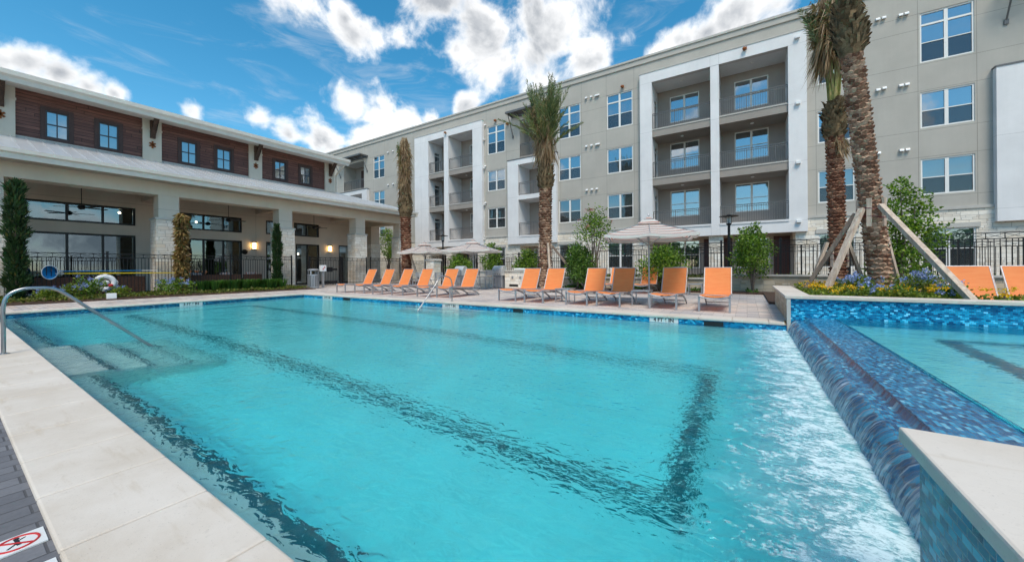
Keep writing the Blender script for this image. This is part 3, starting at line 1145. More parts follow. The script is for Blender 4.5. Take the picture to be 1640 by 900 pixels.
def frame_part(name, parent, P, u0, u1, z0, z1, mull, tran, mf, mg, fw=0.05, d0=0.03, d1=0.10, glass_d=0.07, mw_=None, casing=None, blind=None, screen=None):
    b = MB()
    mw_ = mw_ or fw
    pbox(b, P, u0, u0 + fw, z0, z1, d0, d1)
    pbox(b, P, u1 - fw, u1, z0, z1, d0, d1)
    pbox(b, P, u0 + fw, u1 - fw, z0, z0 + fw, d0, d1)
    pbox(b, P, u0 + fw, u1 - fw, z1 - fw, z1, d0, d1)
    for u in mull:
        pbox(b, P, u - mw_ / 2, u + mw_ / 2, z0 + fw, z1 - fw, d0 + 0.001, d1 - 0.001)
    for tr in tran:
        z, hw = tr if isinstance(tr, tuple) else (tr, fw * 0.45)
        pbox(b, P, u0 + fw, u1 - fw, z - hw, z + hw, d0 + 0.004, d1 - 0.004)
    f = b.build(name, mf, parent)
    b = MB()
    b.quad(P(u0 + .01, z0 + .01, glass_d), P(u1 - .01, z0 + .01, glass_d), P(u1 - .01, z1 - .01, glass_d), P(u0 + .01, z1 - .01, glass_d))
    b.build('glass', mg, f, orient=False)
    if casing:
        cw, cm = casing
        b = MB()
        pbox(b, P, u0 - cw, u1 + cw, z1, z1 + cw, -0.035, 0.02)
        pbox(b, P, u0 - cw, u1 + cw, z0 - cw, z0, -0.035, 0.02)
        pbox(b, P, u0 - cw, u0, z0, z1, -0.035, 0.02)
        pbox(b, P, u1, u1 + cw, z0, z1, -0.035, 0.02)
        b.build('casing', cm, f)
    if screen:
        for (ua, ub, za, zb) in screen:
            b = MB()
            b.quad(P(ua, za, 0.055), P(ub, za, 0.055), P(ub, zb, 0.055), P(ua, zb, 0.055))
            b.build('insect_screen', M['screen'], f, orient=False)
    if blind:
        for (ua, ub, za, zb) in blind:
            b = MB()
            b.quad(P(ua, za, 0.15), P(ub, za, 0.15), P(ub, zb, 0.15), P(ua, zb, 0.15))
            b.build('blind', M['blind'], f, orient=False)
    return f


for (a, c, z0, z1) in cl_wins:
    frame_part('window', CH, PW, a, c, z0, z1, [(a + c) / 2], [(z0 + z1) / 2], M['greyframe'], M['glass'], fw=0.055, mw_=0.035, casing=(0.15, M['brownframe']))
for i, (a, c, z0, z1) in enumerate(porch_wins):
    wd = c - a
    big = z1 - z0 > 1.5
    mull = []
    if wd > 2.5:
        mull = [a + wd * 0.36, a + wd * 0.68]
    elif wd > 1.4:
        mull = [(a + c) / 2]
    f = frame_part('door' if big and wd < 2.2 else 'window', CH, PW, a, c, z0, z1, mull, [], M['bronze'], M['glass_dk'], fw=0.09, d0=0.05, d1=0.16, glass_d=0.12, mw_=0.08)
# dim rooms behind the porch glass with a few warm bulbs
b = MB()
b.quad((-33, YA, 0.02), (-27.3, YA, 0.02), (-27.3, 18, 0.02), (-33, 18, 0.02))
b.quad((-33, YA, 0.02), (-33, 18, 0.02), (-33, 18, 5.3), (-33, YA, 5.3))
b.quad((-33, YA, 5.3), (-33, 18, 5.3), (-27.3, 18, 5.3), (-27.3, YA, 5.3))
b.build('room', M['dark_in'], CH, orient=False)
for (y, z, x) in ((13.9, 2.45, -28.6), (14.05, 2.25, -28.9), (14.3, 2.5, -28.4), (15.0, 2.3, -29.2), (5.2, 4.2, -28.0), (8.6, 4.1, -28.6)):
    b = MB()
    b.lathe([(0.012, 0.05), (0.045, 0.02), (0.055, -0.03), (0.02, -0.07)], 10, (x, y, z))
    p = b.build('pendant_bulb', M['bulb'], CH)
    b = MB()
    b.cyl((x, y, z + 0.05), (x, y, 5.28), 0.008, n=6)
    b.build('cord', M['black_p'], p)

# piers of stone with stucco columns, beam, cross beams, ceiling
PIERS = [0.97, 6.05, 11.40, 16.52, 20.45]
for yc in PIERS + [-4.2]:
    b = MB()
    b.box(-24.42, -23.5, yc - 0.48, yc + 0.48, 0, 3.55)
    p = b.build('stone_pier', M['stone'], CH)
    b = MB()
    b.box(-24.46, -23.46, yc - 0.52, yc + 0.52, 3.55, 3.64)
    b.build('cap_stone', M['sill'], p, bevel=0.01)
    b = MB()
    b.box(-24.34, -23.58, yc - 0.38, yc + 0.38, 3.64, 4.72)
    b.build('column', M['cream'], p)
b = MB()
b.box(-28.1, -27.1, 20.0, 20.95, 0, 3.2)
p = b.build('stone_pier', M['stone'], CH)
b = MB()
b.box(-28.05, -27.15, 20.05, 20.9, 3.2, 4.72)
b.build('column', M['cream_dk'], p)
b = MB()
b.box(-24.36, -23.56, YA, 20.85, 4.72, 5.30)
b.box(-31, -24.36, 20.05, 20.84, 4.722, 5.30)
b.build('porch_beam', M['cream'], CH)
for yc in (-4.2, 0.97, 6.05, 11.40, 16.52):
    b = MB()
    b.box(-26.99, -24.365, yc - 0.22, yc + 0.22, 4.74, 5.2)
    b.build('cross_beam', M['cream_dk'], CH)
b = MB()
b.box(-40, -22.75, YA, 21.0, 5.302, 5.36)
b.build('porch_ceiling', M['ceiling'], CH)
b = MB()                           # gutter and fascia
b.prism([(-22.62, 5.27), (-22.60, 5.45), (-22.50, 5.50), (-22.48, 5.63), (-22.72, 5.63), (-22.74, 5.27)], YA, 21.1, 'Y')
b.prism([(20.98, 5.27), (21.0, 5.45), (21.08, 5.5), (21.1, 5.63), (20.9, 5.63), (20.9, 5.27)], -40, -22.5, 'X')
b.build('gutter', M['fascia'], CH)
# standing seam porch roof with a hip at the far corner
b = MB()
ZR0, ZR1 = 5.60, 7.03
b.add([(-22.55, YA, ZR0), (-22.55, 21.1, ZR0), (-27, 16.65, ZR1), (-27, YA, ZR1)], [(0, 1, 2, 3)])
b.add([(-22.55, 21.1, ZR0), (-40, 21.1, ZR0), (-40, 16.65, ZR1), (-27, 16.65, ZR1)], [(0, 1, 2, 3)])
y = YA + 0.2
sl_ = (ZR1 - ZR0) / 4.45
while y < 20.9:
    x1 = -27.0 if y < 16.65 else -22.55 - (21.1 - y)
    b.bar((-22.56, y, ZR0 + 0.02), (x1, y, ZR0 + 0.02 + sl_ * (-22.55 - x1)), 0.03, 0.045)
    y += 0.42
b.bar((-22.56, 21.08, ZR0 + 0.03), (-27, 16.66, ZR1 + 0.03), 0.07, 0.05)
b.build('porch_roof', M['metal_roof'], CH)
# main roof with its eave
b = MB()
b.prism([(-25.82, 9.05), (-25.78, 9.22), (-25.66, 9.30), (-25.64, 9.48), (-25.95, 9.48), (-25.95, 9.05)], YA, 17.15, 'Y')
b.build('eave_fascia', M['fascia'], CH)
b = MB()
b.quad((-25.9, YA, 9.10), (-25.9, 17.1, 9.10), (-27.05, 17.1, 9.20), (-27.05, YA, 9.20))
b.build('soffit', M['fascia'], CH, orient=False)
b = MB()
b.add([(-25.68, YA, 9.47), (-25.68, 17.2, 9.47), (-34, 17.2, 11.4), (-34, YA, 11.4)], [(0, 1, 2, 3)])
b.add([(-34, YA, 11.4), (-34, 17.2, 11.4), (-42, 17.2, 9.47), (-42, YA, 9.47)], [(0, 1, 2, 3)])
b.add([(-25.9, 16.62, 9.2), (-34, 16.62, 11.3), (-42, 16.62, 9.2)], [(0, 1, 2)])
b.add([(-25.9, 17.16, 9.15), (-25.7, 17.2, 9.46), (-34, 17.2, 11.39), (-34, 17.18, 11.1)], [(0, 1, 2, 3)])
b.build('main_roof', M['metal_roof'], CH, orient=False)
b = MB()
b.tube([(-25.85, 16.75, 9.0), (-25.95, 16.75, 8.86), (-26.75, 16.72, 8.45), (-26.9, 16.72, 8.3), (-26.9, 16.72, 7.05)], 0.05, 8)
b.build('downspout', M['cream'], CH, smooth=40)

# warm porch lanterns on the wall
for k, (y, z, lab) in enumerate(((11.06, 2.66, 'lit warm wall lantern left of the narrow porch door'), (16.2, 2.66, 'lit warm wall lantern right of the double porch doors'))):
    t = thing('wall_lantern', lab, 'lantern', (CX_W, y, z), group='porch wall lanterns')
    b = MB()
    b.box(0, 0.03, -0.10, 0.10, -0.24, 0.24)
    b.box(0.03, 0.16, -0.12, 0.12, 0.20, 0.235)
    b.box(0.03, 0.16, -0.12, 0.12, -0.235, -0.20)
    for (px, py) in ((0.15, -0.11), (0.15, 0.11)):
        b.box(px - 0.01, px + 0.01, py - 0.01, py + 0.01, -0.2, 0.2)
    b.build('frame', M['bronze'], t)
    b = MB()
    b.box(0.04, 0.14, -0.09, 0.09, -0.19, 0.19)
    b.build('glowing_shade', M['lantern'], t)
b = MB()
b.tube([(0, 0, 0), (0.05, 0, 0)], [0.16, 0.16], 16)
b.lathe([(0.17, 0.0), (0.14, 0.06), (0.05, 0.1)], 16, (0.09, 0, 0.02))
t = thing('alarm_bell', 'small dark round alarm unit on the porch wall by the lantern', 'alarm', (CX_W, 10.55, 2.25))
b.build('housing', M['bronze'], t)

# ceiling fans hanging from the porch ceiling
for k, (y, lab) in enumerate(((3.55, 'black ceiling fan in the first porch bay from the left'), (9.2, 'black ceiling fan in the middle porch bay'), (14.25, 'black ceiling fan in front of the porch double doors'))):
    t = thing('ceiling_fan', lab, 'ceiling fan', (-25.6, y, 5.30), group='porch ceiling fans')
    b = MB()
    b.lathe([(0.07, 0.0), (0.075, -0.06), (0.02, -0.09)], 14)
    b.cyl((0, 0, -0.05), (0, 0, -1.2), 0.014, n=8)
    b.build('downrod', M['bronze'], t, smooth=40)
    b = MB()
    b.lathe([(0.03, 0.0), (0.11, -0.05), (0.13, -0.13), (0.09, -0.2), (0.03, -0.22)], 18, (0, 0, -1.15))
    b.build('motor', M['bronze'], t, smooth=40)
    for j in range(5):
        a = 2 * math.pi * j / 5 + 0.5 + k
        b = MB()
        c_, s_ = math.cos(a), math.sin(a)
        up = Vector((-s_ * 0.2, c_ * 0.2, 1)).normalized()
        b.bar((c_ * 0.1, s_ * 0.1, -1.27), (c_ * 0.85, s_ * 0.85, -1.27), 0.13, 0.012, up=up)
        b.build('blade', M['bronze'], t)


# ------------------------------------------------------------------ iron fences
def fence_run(name, label, A, B, z0, z1, npost, mats, spacing=0.115, xband=0.17, group=None, postw=0.065, gate=False, cat='fence'):
    A, B = Vector(A), Vector(B)
    L_ = (B - A).length
    t = thing(name, label, cat, (A.x, A.y, z0), math.atan2((B - A).y, (B - A).x), group)
    h = z1 - z0
    for i in range(npost + 1):
        x = L_ * i / npost
        b = MB()
        b.box(x - postw / 2, x + postw / 2, -postw / 2, postw / 2, 0, h + 0.05)
        b.lathe([(postw * 0.75, 0), (postw * 0.75, 0.015), (0.01, 0.05)], 4, (x, 0, h + 0.05))
        b.build('post', mats, t)
    for i in range(npost):
        xa, xb = L_ * i / npost + postw / 2, L_ * (i + 1) / npost - postw / 2
        b = MB()
        for z in (h - 0.015, h - xband - 0.015, 0.14):
            b.box(xa, xb, -0.018, 0.018, z - 0.015, z + 0.015)
        n = max(1, round((xb - xa) / spacing))
        for k in range(1, n):
            x = xa + (xb - xa) * k / n
            b.box(x - 0.009, x + 0.009, -0.009, 0.009, 0.05, h - xband - 0.03)
        m_ = max(1, round((xb - xa) / (spacing * 3)))
        for k in range(m_):
            u, v = xa + (xb - xa) * k / m_, xa + (xb - xa) * (k + 1) / m_
            za, zb = h - xband, h - 0.03
            b.bar((u, -0.004, za), (v, -0.004, zb), 0.010, 0.012, up=(0, 1, 0))
            b.bar((u, 0.004, zb), (v, 0.004, za), 0.010, 0.012, up=(0, 1, 0))
            if k:
                b.box(u - 0.009, u + 0.009, -0.009, 0.009, h - xband - 0.02, h - 0.02)
        b.build('panel', mats, t)
    return t


FXP = -23.15
fence_run('iron_fence', 'black iron fence with crossed top band before the clubhouse porch', (FXP, -5, 0), (FXP, 10.62, 0), 0.04, 1.87, 7, M['iron'])
t = fence_run('iron_fence', 'short black fence return beside the green column cypress at the gate', (FXP, 10.75, 0), (FXP, 11.5, 0), 0.04, 1.88, 1, M['iron'])
fence_run('iron_fence', 'black iron fence between the last two stone porch piers', (FXP - .15, 17.15, 0), (FXP - .15, 19.85, 0), 0.04, 1.90, 1, M['iron'])
fence_run('iron_fence', 'black fence panel between pool gate and second stone pier', (FXP - .1, 14.9, 0), (FXP - .1, 16.75, 0), 0.04, 1.88, 1, M['iron'])
tg = fence_run('pool_gate', 'black iron pool gate with a lock box behind the trash can', (FXP - .1, 12.6, 0), (FXP - .1, 14.75, 0), 0.04, 1.88, 1, M['iron'], postw=0.11, cat='gate')
b = MB()
b.box(0.25, 1.9, -0.02, 0.02, 0.12, 0.30)
b.box(0.25, 1.9, -0.02, 0.02, 1.0, 1.12)
b.box(1.2, 1.55, -0.05, 0.05, 0.9, 1.2)
b.build('kick_plate', M['iron'], tg)
# ------------------------------------------------------------------ apartment building (faces -Y)
AY = 26.0
AP = thing('apartment_building', 'long grey four storey apartment building with white framed balconies', 'building', (0, AY, 0), world=True)
PA = lambda u, z, d: (u, AY + d, z)
XL, XR = -46.0, 26.0
R4w, R3w, R2w, R1w = (10.98, 13.40), (7.78, 9.54), (4.52, 6.27), (1.0, 2.86)
cols = [(-34.72, -32.86, 4), (-30.78, -28.95, 4), (-19.07, -17.24, 4), (-12.25, -10.44, 4), (-8.42, -6.60, 4), (3.32, 4.82, 4), (7.22, 8.98, 4), (18.6, 20.4, 4)]
wins = []
for (a, c, n) in cols:
    for r, (z0, z1) in enumerate((R4w, R3w, R2w, R1w)):
        if r == 3 and a < -20:
            continue
        wins.append((a, c, z0, z1, r))
# recesses: (x0, x1, z0, z1) openings right through the wall skin, closed by their own back walls
F1 = dict(x0=-27.9, x1=-19.47, bays=((-26.0, -23.97), (-23.42, -20.52)), z0=3.12, z1=14.05, top=13.42)
F3 = dict(x0=-6.05, x1=2.84, bays=((-5.27, -1.83), (-1.36, 2.02)), z0=3.0, z1=14.08, top=13.40)
BS = [dict(x0=-41.6, x1=-35.5, b=(-40.2, -36.4)), dict(x0=-16.82, x1=-12.32, b=(-15.78, -13.35)), dict(x0=9.52, x1=14.2, b=(10.55, 13.2))]
DEEP = 1.6
FY = -0.30                          # frames stand proud of the wall
holes = [(a, c, z0, z1) for (a, c, z0, z1, r) in wins if r < 3]
holes += [(F['bays'][0][0], F['bays'][1][1], 3.86, 13.42, 0) for F in (F1, F3)]
holes += [(B['b'][0], B['b'][1], 3.86, 13.3, 0) for B in BS]
b = MB()
wall(b, PA, XL, XR, 3.86, 14.93, holes, 0.14)
b.quad((XL, AY, 0), (XL, AY + 18, 0), (XL, AY + 18, 15.2), (XL, AY, 15.2))
b.quad((XR, AY, 0), (XR, AY + 18, 0), (XR, AY + 18, 15.2), (XR, AY, 15.2))
b.quad((XL, AY + 18, 0), (XR, AY + 18, 0), (XR, AY + 18, 15.2), (XL, AY + 18, 15.2))
b.quad((XL, AY, 14.9), (XR, AY, 14.9), (XR, AY + 18, 14.9), (XL, AY + 18, 14.9))
b.build('stucco_wall', M['grey'], AP, orient=False)
b = MB()                            # parapet band and metal coping
b.box(XL - .06, XR + .06, AY - 0.07, AY + 0.4, 14.93, 15.27)
p = b.build('parapet', M['grey_plain'], AP)
b = MB()
b.box(XL - .1, XR + .1, AY - 0.13, AY + 0.46, 15.27, 15.40)
b.build('metal_coping', M['sill'], p)
# stone ground storey with a sill course
gholes = [(a, c, z0, z1, 0.14) for (a, c, z0, z1, r) in wins if r == 3]
gholes += [(F['bays'][0][0] - .3, F['bays'][1][1] + .3, 0.02, 3.1, 1.5) for F in (F1, F3)]
gholes += [(B['b'][0], B['b'][1], 0.02, 2.9, 1.5) for B in BS]
b = MB()
PS = lambda u, z, d: (u, AY - 0.05 + d, z)
wall(b, PS, XL, XR, 0.0, 3.72, gholes, 0.19)
b.build('stone_storey', M['stone_w'], AP, orient=False)
segs, xx = [], XL
for F in sorted([(F['x0'], F['x1']) for F in (F1, F3)] + [(B['x0'], B['x1']) for B in BS]):
    segs.append((xx, F[0]))
    xx = F[1]
segs.append((xx, XR))
for (a, c) in segs:
    b = MB()
    b.box(a, c, AY - 0.10, AY + 0.05, 3.72, 3.86)
    b.build('sill_course', M['sill'], AP)
rnd = random.Random(5)
for (a, c, z0, z1, r) in wins:
    mid = (a + c) / 2
    hgt = z1 - z0
    tr = [(z0 + hgt * 0.76, 0.045), (z0 + hgt * 0.40, 0.02)] if r == 0 else [(z0 + hgt * 0.48, 0.022)]
    k = rnd.random()
    zb = z0 + hgt * (rnd.choice([0.0, 0.02, 0.45, 0.5, 0.72]) if r < 2 else rnd.choice([0.0, 0.02, 0.03, 0.48]))
    bl = [(a + .06, mid - .05, zb, z1 - .05), (mid + .05, c - .06, zb if k < .7 else z0 + .05, z1 - .05)] if k > 0.15 else None
    f = frame_part('window', AP, PA if r < 3 else PS, a, c, z0, z1, [mid], tr, M['vinyl'], M['glass'] if r < 2 else M['glass_lo'], fw=0.065, d0=0.03, d1=0.12, glass_d=0.075, mw_=0.13, blind=bl,
                    screen=[(a + .06, mid - .06, z0 + .05, tr[-1][0] - .01), (mid + .06, c - .06, z0 + .05, tr[-1][0] - .01)])
    if r == 3:
        b = MB()
        b.box(a - 0.12, c + 0.12, AY - 0.11, AY - 0.052, z1 + 0.002, z1 + 0.22)
        b.build('lintel', M['sill'], f)


def railing(parent, x0, x1, y, z, h=1.07, ends=()):
    b = MB()
    b.box(x0, x1, y - 0.025, y + 0.025, z + h - 0.04, z + h)
    b.box(x0, x1, y - 0.015, y + 0.015, z + h - 0.15, z + h - 0.12)
    b.box(x0, x1, y - 0.015, y + 0.015, z + 0.08, z + 0.11)
    n = round((x1 - x0) / 0.115)
    for k in range(n + 1):
        x = x0 + (x1 - x0) * k / n
        wd = 0.019 if k % 12 in (0, n) else 0.008
        b.box(x - wd, x + wd, y - wd, y + wd, z + 0.02 if wd > .01 else z + 0.1, z + h - 0.02)
    for x in ends:
        b.box(x - 0.02, x + 0.02, y, y + DEEP - .3, z + h - 0.04, z + h)
    return b.build('railing', M['rail'], parent)


def back_room(name, x0, x1, z0, z1, cmat, holes=(), lhole=None, side='white_soffit', y0=0.021, soffit=True, left=True, right=True):
    """the inside faces of a balcony recess"""
    PB = lambda u, z, d: (u, AY + DEEP + d, z)
    b = MB()
    wall(b, PB, x0, x1, z0, z1, list(holes), 0.12)
    p = b.build(name, cmat, AP, orient=False)
    y1 = AY + DEEP
    PL = lambda u, z, d: (x0 - d, u, z)
    if left:
        b = MB()
        wall(b, PL, AY + y0, y1, z0, z1, [lhole] if lhole else [], 0.1)
        b.build('side_wall', M[side], p, orient=False)
    if right:
        b = MB()
        b.quad((x1, AY + y0, z0), (x1, y1, z0), (x1, y1, z1), (x1, AY + y0, z1))
        b.build('side_wall', M[side], p, orient=False)
    b = MB()
    b = MB()
    if soffit:
        b.quad((x0, AY + y0, z1), (x1, AY + y0, z1), (x1, y1, z1), (x0, y1, z1))
        b.build('soffit', M['white_soffit'], p, orient=False)
    return p


FLOORS = (3.72, 7.02, 10.26)
for F, wn in ((F1, ((-25.55, -24.15), (-22.35, -20.9))), (F3, ((-4.45, -2.63), (-0.60, 1.19)))):
    # the white frame, one body
    (a0, a1), (b0, b1) = F['bays']
    b = MB()
    y0, y1 = AY + FY, AY + 0.02
    b.box(F['x0'], a0, y0, y1, F['z0'], F['z1'])
    b.box(b1, F['x1'], y0, y1, F['z0'], F['z1'])
    b.box(a0, b1, y0, y1, F['top'], F['z1'])
    b.box(a0, b1, y0, y1, F['z0'], 3.60)
    fr = b.build('balcony_frame', M['white'], AP)
    b = MB()
    b.box(F['x0'] - .03, F['x1'] + .03, y0 - 0.03, AY - .002, F['z1'] + 0.002, F['z1'] + 0.07)
    b.build('frame_flashing', M['sill'], fr)
    b = MB()
    b.box(a1, b0, y0 + 0.012, AY + DEEP, 3.6, F['top'] - 0.001)
    b.build('divider', M['white'], AP)
    for bi, (x0, x1) in enumerate(F['bays']):
        for fi, z in enumerate(FLOORS):
            ztop = FLOORS[fi + 1] - 0.5 if fi < 2 else F['top']
            wz0, wz1 = z + 0.83, z + 2.62
            hole = (wn[bi][0], wn[bi][1], wz0, wz1)
            lh = (AY + 0.5, AY + 1.35, z + 0.03, z + 2.35) if bi == 0 else None
            p = back_room('balcony_wall', x0, x1, z, ztop, M['taupe'], [hole], lh, soffit=fi == 2, left=bi == 0, right=bi == 1)
            PB = lambda u, zz, d: (u, AY + DEEP + d, zz)
            mid = (hole[0] + hole[1]) / 2
            frame_part('window', AP, PB, *hole, [mid], [(wz0 + (wz1 - wz0) * 0.48, 0.02)], M['vinyl'], M['glass'], fw=0.06, d0=0.0, d1=0.09, glass_d=0.05, mw_=0.12,
                       blind=[(hole[0] + .05, mid - .05, wz0 + .9 * (rnd.random() > .4), wz1 - .04), (mid + .05, hole[1] - .05, wz0 + .9 * (rnd.random() > .5), wz1 - .04)])
            if lh:
                PD = lambda u, zz, d: (x0 - d, u, zz)
                frame_part('door', AP, PD, lh[0], lh[1], lh[2], lh[3], [], [(lh[2] + 1.95, 0.04)], M['vinyl'], M['glass'], fw=0.08, d0=0.0, d1=0.08, glass_d=0.04)
            # floor slab with a dark edge
            if fi > 0:
                b = MB()
                b.box(x0 + .002, x1 - .002, y0 + 0.10, AY + DEEP - .003, z - 0.5, z)
                p = b.build('balcony_slab', M['slab_edge'], AP)
                b = MB()
                b.box(x0 + .004, x1 - .004, y0 + 0.07, y0 + 0.20, z - 0.06, z + 0.02)
                b.build('edge_trim', M['sill'], p)
            else:
                b = MB()
                b.box(x0 + .002, x1 - .002, y0 - 0.04, AY + DEEP - .003, 3.6, z)
                p = b.build('balcony_slab', M['white'], AP)
            railing(p, x0 + 0.02, x1 - 0.02, y0 + 0.16, z)
            b = MB()
            b.lathe([(0.09, 0), (0.11, -0.03), (0.06, -0.06)], 14, ((x0 + x1) / 2, AY + 0.6, ztop))
            b.build('ceiling_light', M['white_p'], AP)
    # ground recess behind the patio fence
    PG = lambda u, z, d: (u, AY + 1.45 + d, z)
    b = MB()
    hs = [(wn[0][0], wn[0][1], 1.0, 2.86), (wn[1][0], wn[1][1], 1.0, 2.86)]
    wall(b, PG, a0 - .3, b1 + .3, 0, 3.12, hs, 0.12)
    b.build('patio_wall', M['taupe'], AP, orient=False)
    for h in hs:
        frame_part('window', AP, PG, *h, [(h[0] + h[1]) / 2], [(1.9, 0.02)], M['vinyl'], M['glass'], fw=0.06, d0=0.0, d1=0.09, glass_d=0.05, mw_=0.12)
    for (u0, u1) in ((wn[0][1] + .25, wn[0][1] + .75), (wn[1][0] - 1.1, wn[1][0] - .2), (wn[1][1] + .2, wn[1][1] + 1.0)):
        b = MB()
        b.box(u0, u1, AY + 1.40, AY + 1.46, 0.05, 2.9)
        b.build('patio_panel', M['maroon'], AP)
    b = MB()
    b.box(a1 - 0.15, b0 + 0.15, AY - 0.06, AY + 0.6, 0, 3.0)
    b.build('stone_pier', M['stone'], AP)

for B in BS:
    x0, x1 = B['b']
    y0, y1 = AY + FY, AY + 0.02
    b = MB()
    b.box(B['x0'], x0, y0, y1, 3.05, 9.98)
    b.box(x1, B['x1'], y0, y1, 3.05, 9.98)
    b.box(x0, x1, y0, y1, 9.55, 9.979)
    b.box(x0, x1, y0, y1, 3.05, 3.60)
    fr = b.build('balcony_frame', M['white'], AP)
    b = MB()
    b.box(B['x0'] - .03, B['x1'] + .03, y0 - 0.03, AY - .002, 9.982, 10.05)
    b.build('frame_flashing', M['rail'], fr)
    for fi, z in enumerate(FLOORS):
        ztop = (FLOORS[1] - .35, 9.55, 13.3)[fi]
        wm = x1 - 0.45
        hole = (wm - 0.95, wm, z + 0.05 if fi == 2 else z + .5, z + 2.4)
        p = back_room('balcony_wall', x0, x1, z, ztop, M['taupe'], [hole], None, 'white_soffit' if fi < 2 else 'grey_plain', 0.021 if fi < 2 else 0.0, soffit=fi > 0)
        PB = lambda u, zz, d: (u, AY + DEEP + d, zz)
        frame_part('door', AP, PB, *hole, [], [(z + 1.25, 0.02)], M['vinyl'], M['glass'], fw=0.07, d0=0.0, d1=0.09, glass_d=0.05)
        b = MB()
        b.box(x0 + 1.1, hole[0] - .1, AY + DEEP - .05, AY + DEEP - .003, z, z + 2.6)
        b.build('door_panel', M['maroon'], p)
        b = MB()
        b.box(x0 + .002, x1 - .002, y0 + (0.02 if fi == 1 else -0.03 if fi == 0 else .31), AY + DEEP - .003, (3.6, z - .35, 9.98)[fi], z)
        s_ = b.build('balcony_slab', M['white'] if fi < 2 else M['slab_edge'], AP)
        railing(s_, x0 + .02, x1 - .02, AY + (0.05 if fi == 2 else FY + .12), z)
    # steel sunshade over the top balcony with its two struts
    b = MB()
    sx0, sx1, sy, sz = x0 - 0.75, x1 + 0.75, AY - 1.05, 13.62
    b.box(sx0, sx1, sy, sy + 0.07, sz, sz + 0.16)
    b.box(sx0, sx1, AY - 0.08, AY - 0.002, sz, sz + 0.16)
    for k in range(7):
        x = sx0 + (sx1 - sx0 - 0.06) * k / 6
        b.box(x, x + 0.06, sy + .07, AY - .08, sz + 0.02, sz + 0.14)
    for k in range(9):
        y = sy + 0.12 + k * 0.1
        b.bar((sx0, y, sz + .15), (sx1, y, sz + .15), 0.07, 0.012, up=(0, 0.35, 1))
    sh = b.build('sunshade', M['rail'], AP)
    for x in (sx0 + 0.12, sx1 - 0.12):
        b = MB()
        b.bar((x, sy + 0.25, sz), (x, AY - 0.02, 12.05), 0.05, 0.05)
        b.box(x - 0.07, x + 0.07, AY - 0.06, AY - .003, 11.9, 12.12)
        b.build('strut', M['rail'], sh)
    b = MB()
    PG = lambda u, z, d: (u, AY + 1.45 + d, z)
    wall(b, PG, x0, x1, 0, 3.0, [(x0 + .5, x1 - .5, .9, 2.7)], 0.1)
    b.build('patio_wall', M['taupe'], AP, orient=False)
    frame_part('window', AP, PG, x0 + .5, x1 - .5, .9, 2.7, [(x0 + x1) / 2], [1.8], M['vinyl'], M['glass'], fw=0.06, d0=0.0, d1=0.09, glass_d=0.05, mw_=0.12)

# dryer vents in pairs, flood lights, white wall lights
for (x, zs) in ((-9.95, (13.6, 10.02, 6.78)), (-9.55, (13.58, 10.02, 6.78)), (-9.18, (13.58, 10.02, 6.78)), (-9.02, (13.58, 10.02)), (5.72, (13.62, 10.02, 6.80)), (5.95, (13.62, 10.05)),
                (6.55, (13.53, 10.02, 6.79)), (6.76, (13.53, 10.02, 6.79)), (-32.2, (13.45, 10.0)), (-31.4, (13.45, 10.0)), (-19.28, (13.6, 10.0, 6.78))):
    for z in zs:
        b = MB()
        b.prism([(AY - .002, z), (AY - .14, z - .03), (AY - .14, z + .02), (AY - .1, z + .09), (AY - .002, z + .11)], x - .075, x + .075, 'X')
        b.build('dryer_vent', M['white_p'], AP)
for (x, z, y) in ((-7.3, 13.72, AY), (-18.2, 13.76, AY), (-0.05, 13.86, AY + FY), (-23.7, 13.75, AY + FY), (-16.95, 13.2, AY)):
    b = MB()
    b.lathe([(0.05, 0), (0.09, 0.04), (0.09, 0.10), (0.04, 0.16)], 12, (x, y - 0.14, z - 0.06))
    b.cyl((x, y - 0.002, z), (x, y - 0.16, z), 0.06, n=12)
    b.box(x + .04, x + .14, y - .2, y - .05, z - .06, z + .06)
    b.build('flood_light', M['rust'], AP)
for z in (13.72, 10.08, 6.80, 3.55):
    b = MB()
    b.box(2.33, 2.55, AY + FY - 0.16, AY + FY - .002, z - 0.07, z + 0.09)
    b.build('wall_light', M['white_p'], AP, bevel=0.015)
for z in (12.3, 9.8, 6.6, 3.6):
    b = MB()
    b.box(-19.42, -19.3, AY - 0.25, AY - .01, z, z + .09)
    b.build('wall_light', M['white_p'], AP)
# ------------------------------------------------------------------ handrails
M['rail_steel'] = simple('polished_rail_steel', (0.40, 0.40, 0.40), 0.34, 1.0, var=0.03)
def handrail(name, label, pts, feet, rad=0.022):
    t = thing(name, label, 'handrail', pts[0], world=True, group='pool handrails')
    # round the corners with a Catmull-Rom pass
    P = [Vector(p) for p in pts]
    out = []
    for i in range(len(P) - 1):
        p0, p1, p2, p3 = P[max(i - 1, 0)], P[i], P[i + 1], P[min(i + 2, len(P) - 1)]
        for k in range(8):
            u = k / 8
            out.append(0.5 * ((2 * p1) + (p2 - p0) * u + (2 * p0 - 5 * p1 + 4 * p2 - p3) * u * u + (3 * p1 - p0 - 3 * p2 + p3) * u ** 3))
    out.append(P[-1])
    b = MB()
    b.tube(out, rad, 14)
    b.build('rail', M['rail_steel'], t, smooth=50)
    b = MB()
    b.lathe([(0.055, 0), (0.055, 0.012), (0.03, 0.02), (0.026, 0.02)], 18, feet)
    b.build('collar', M['steel'], t, smooth=40)


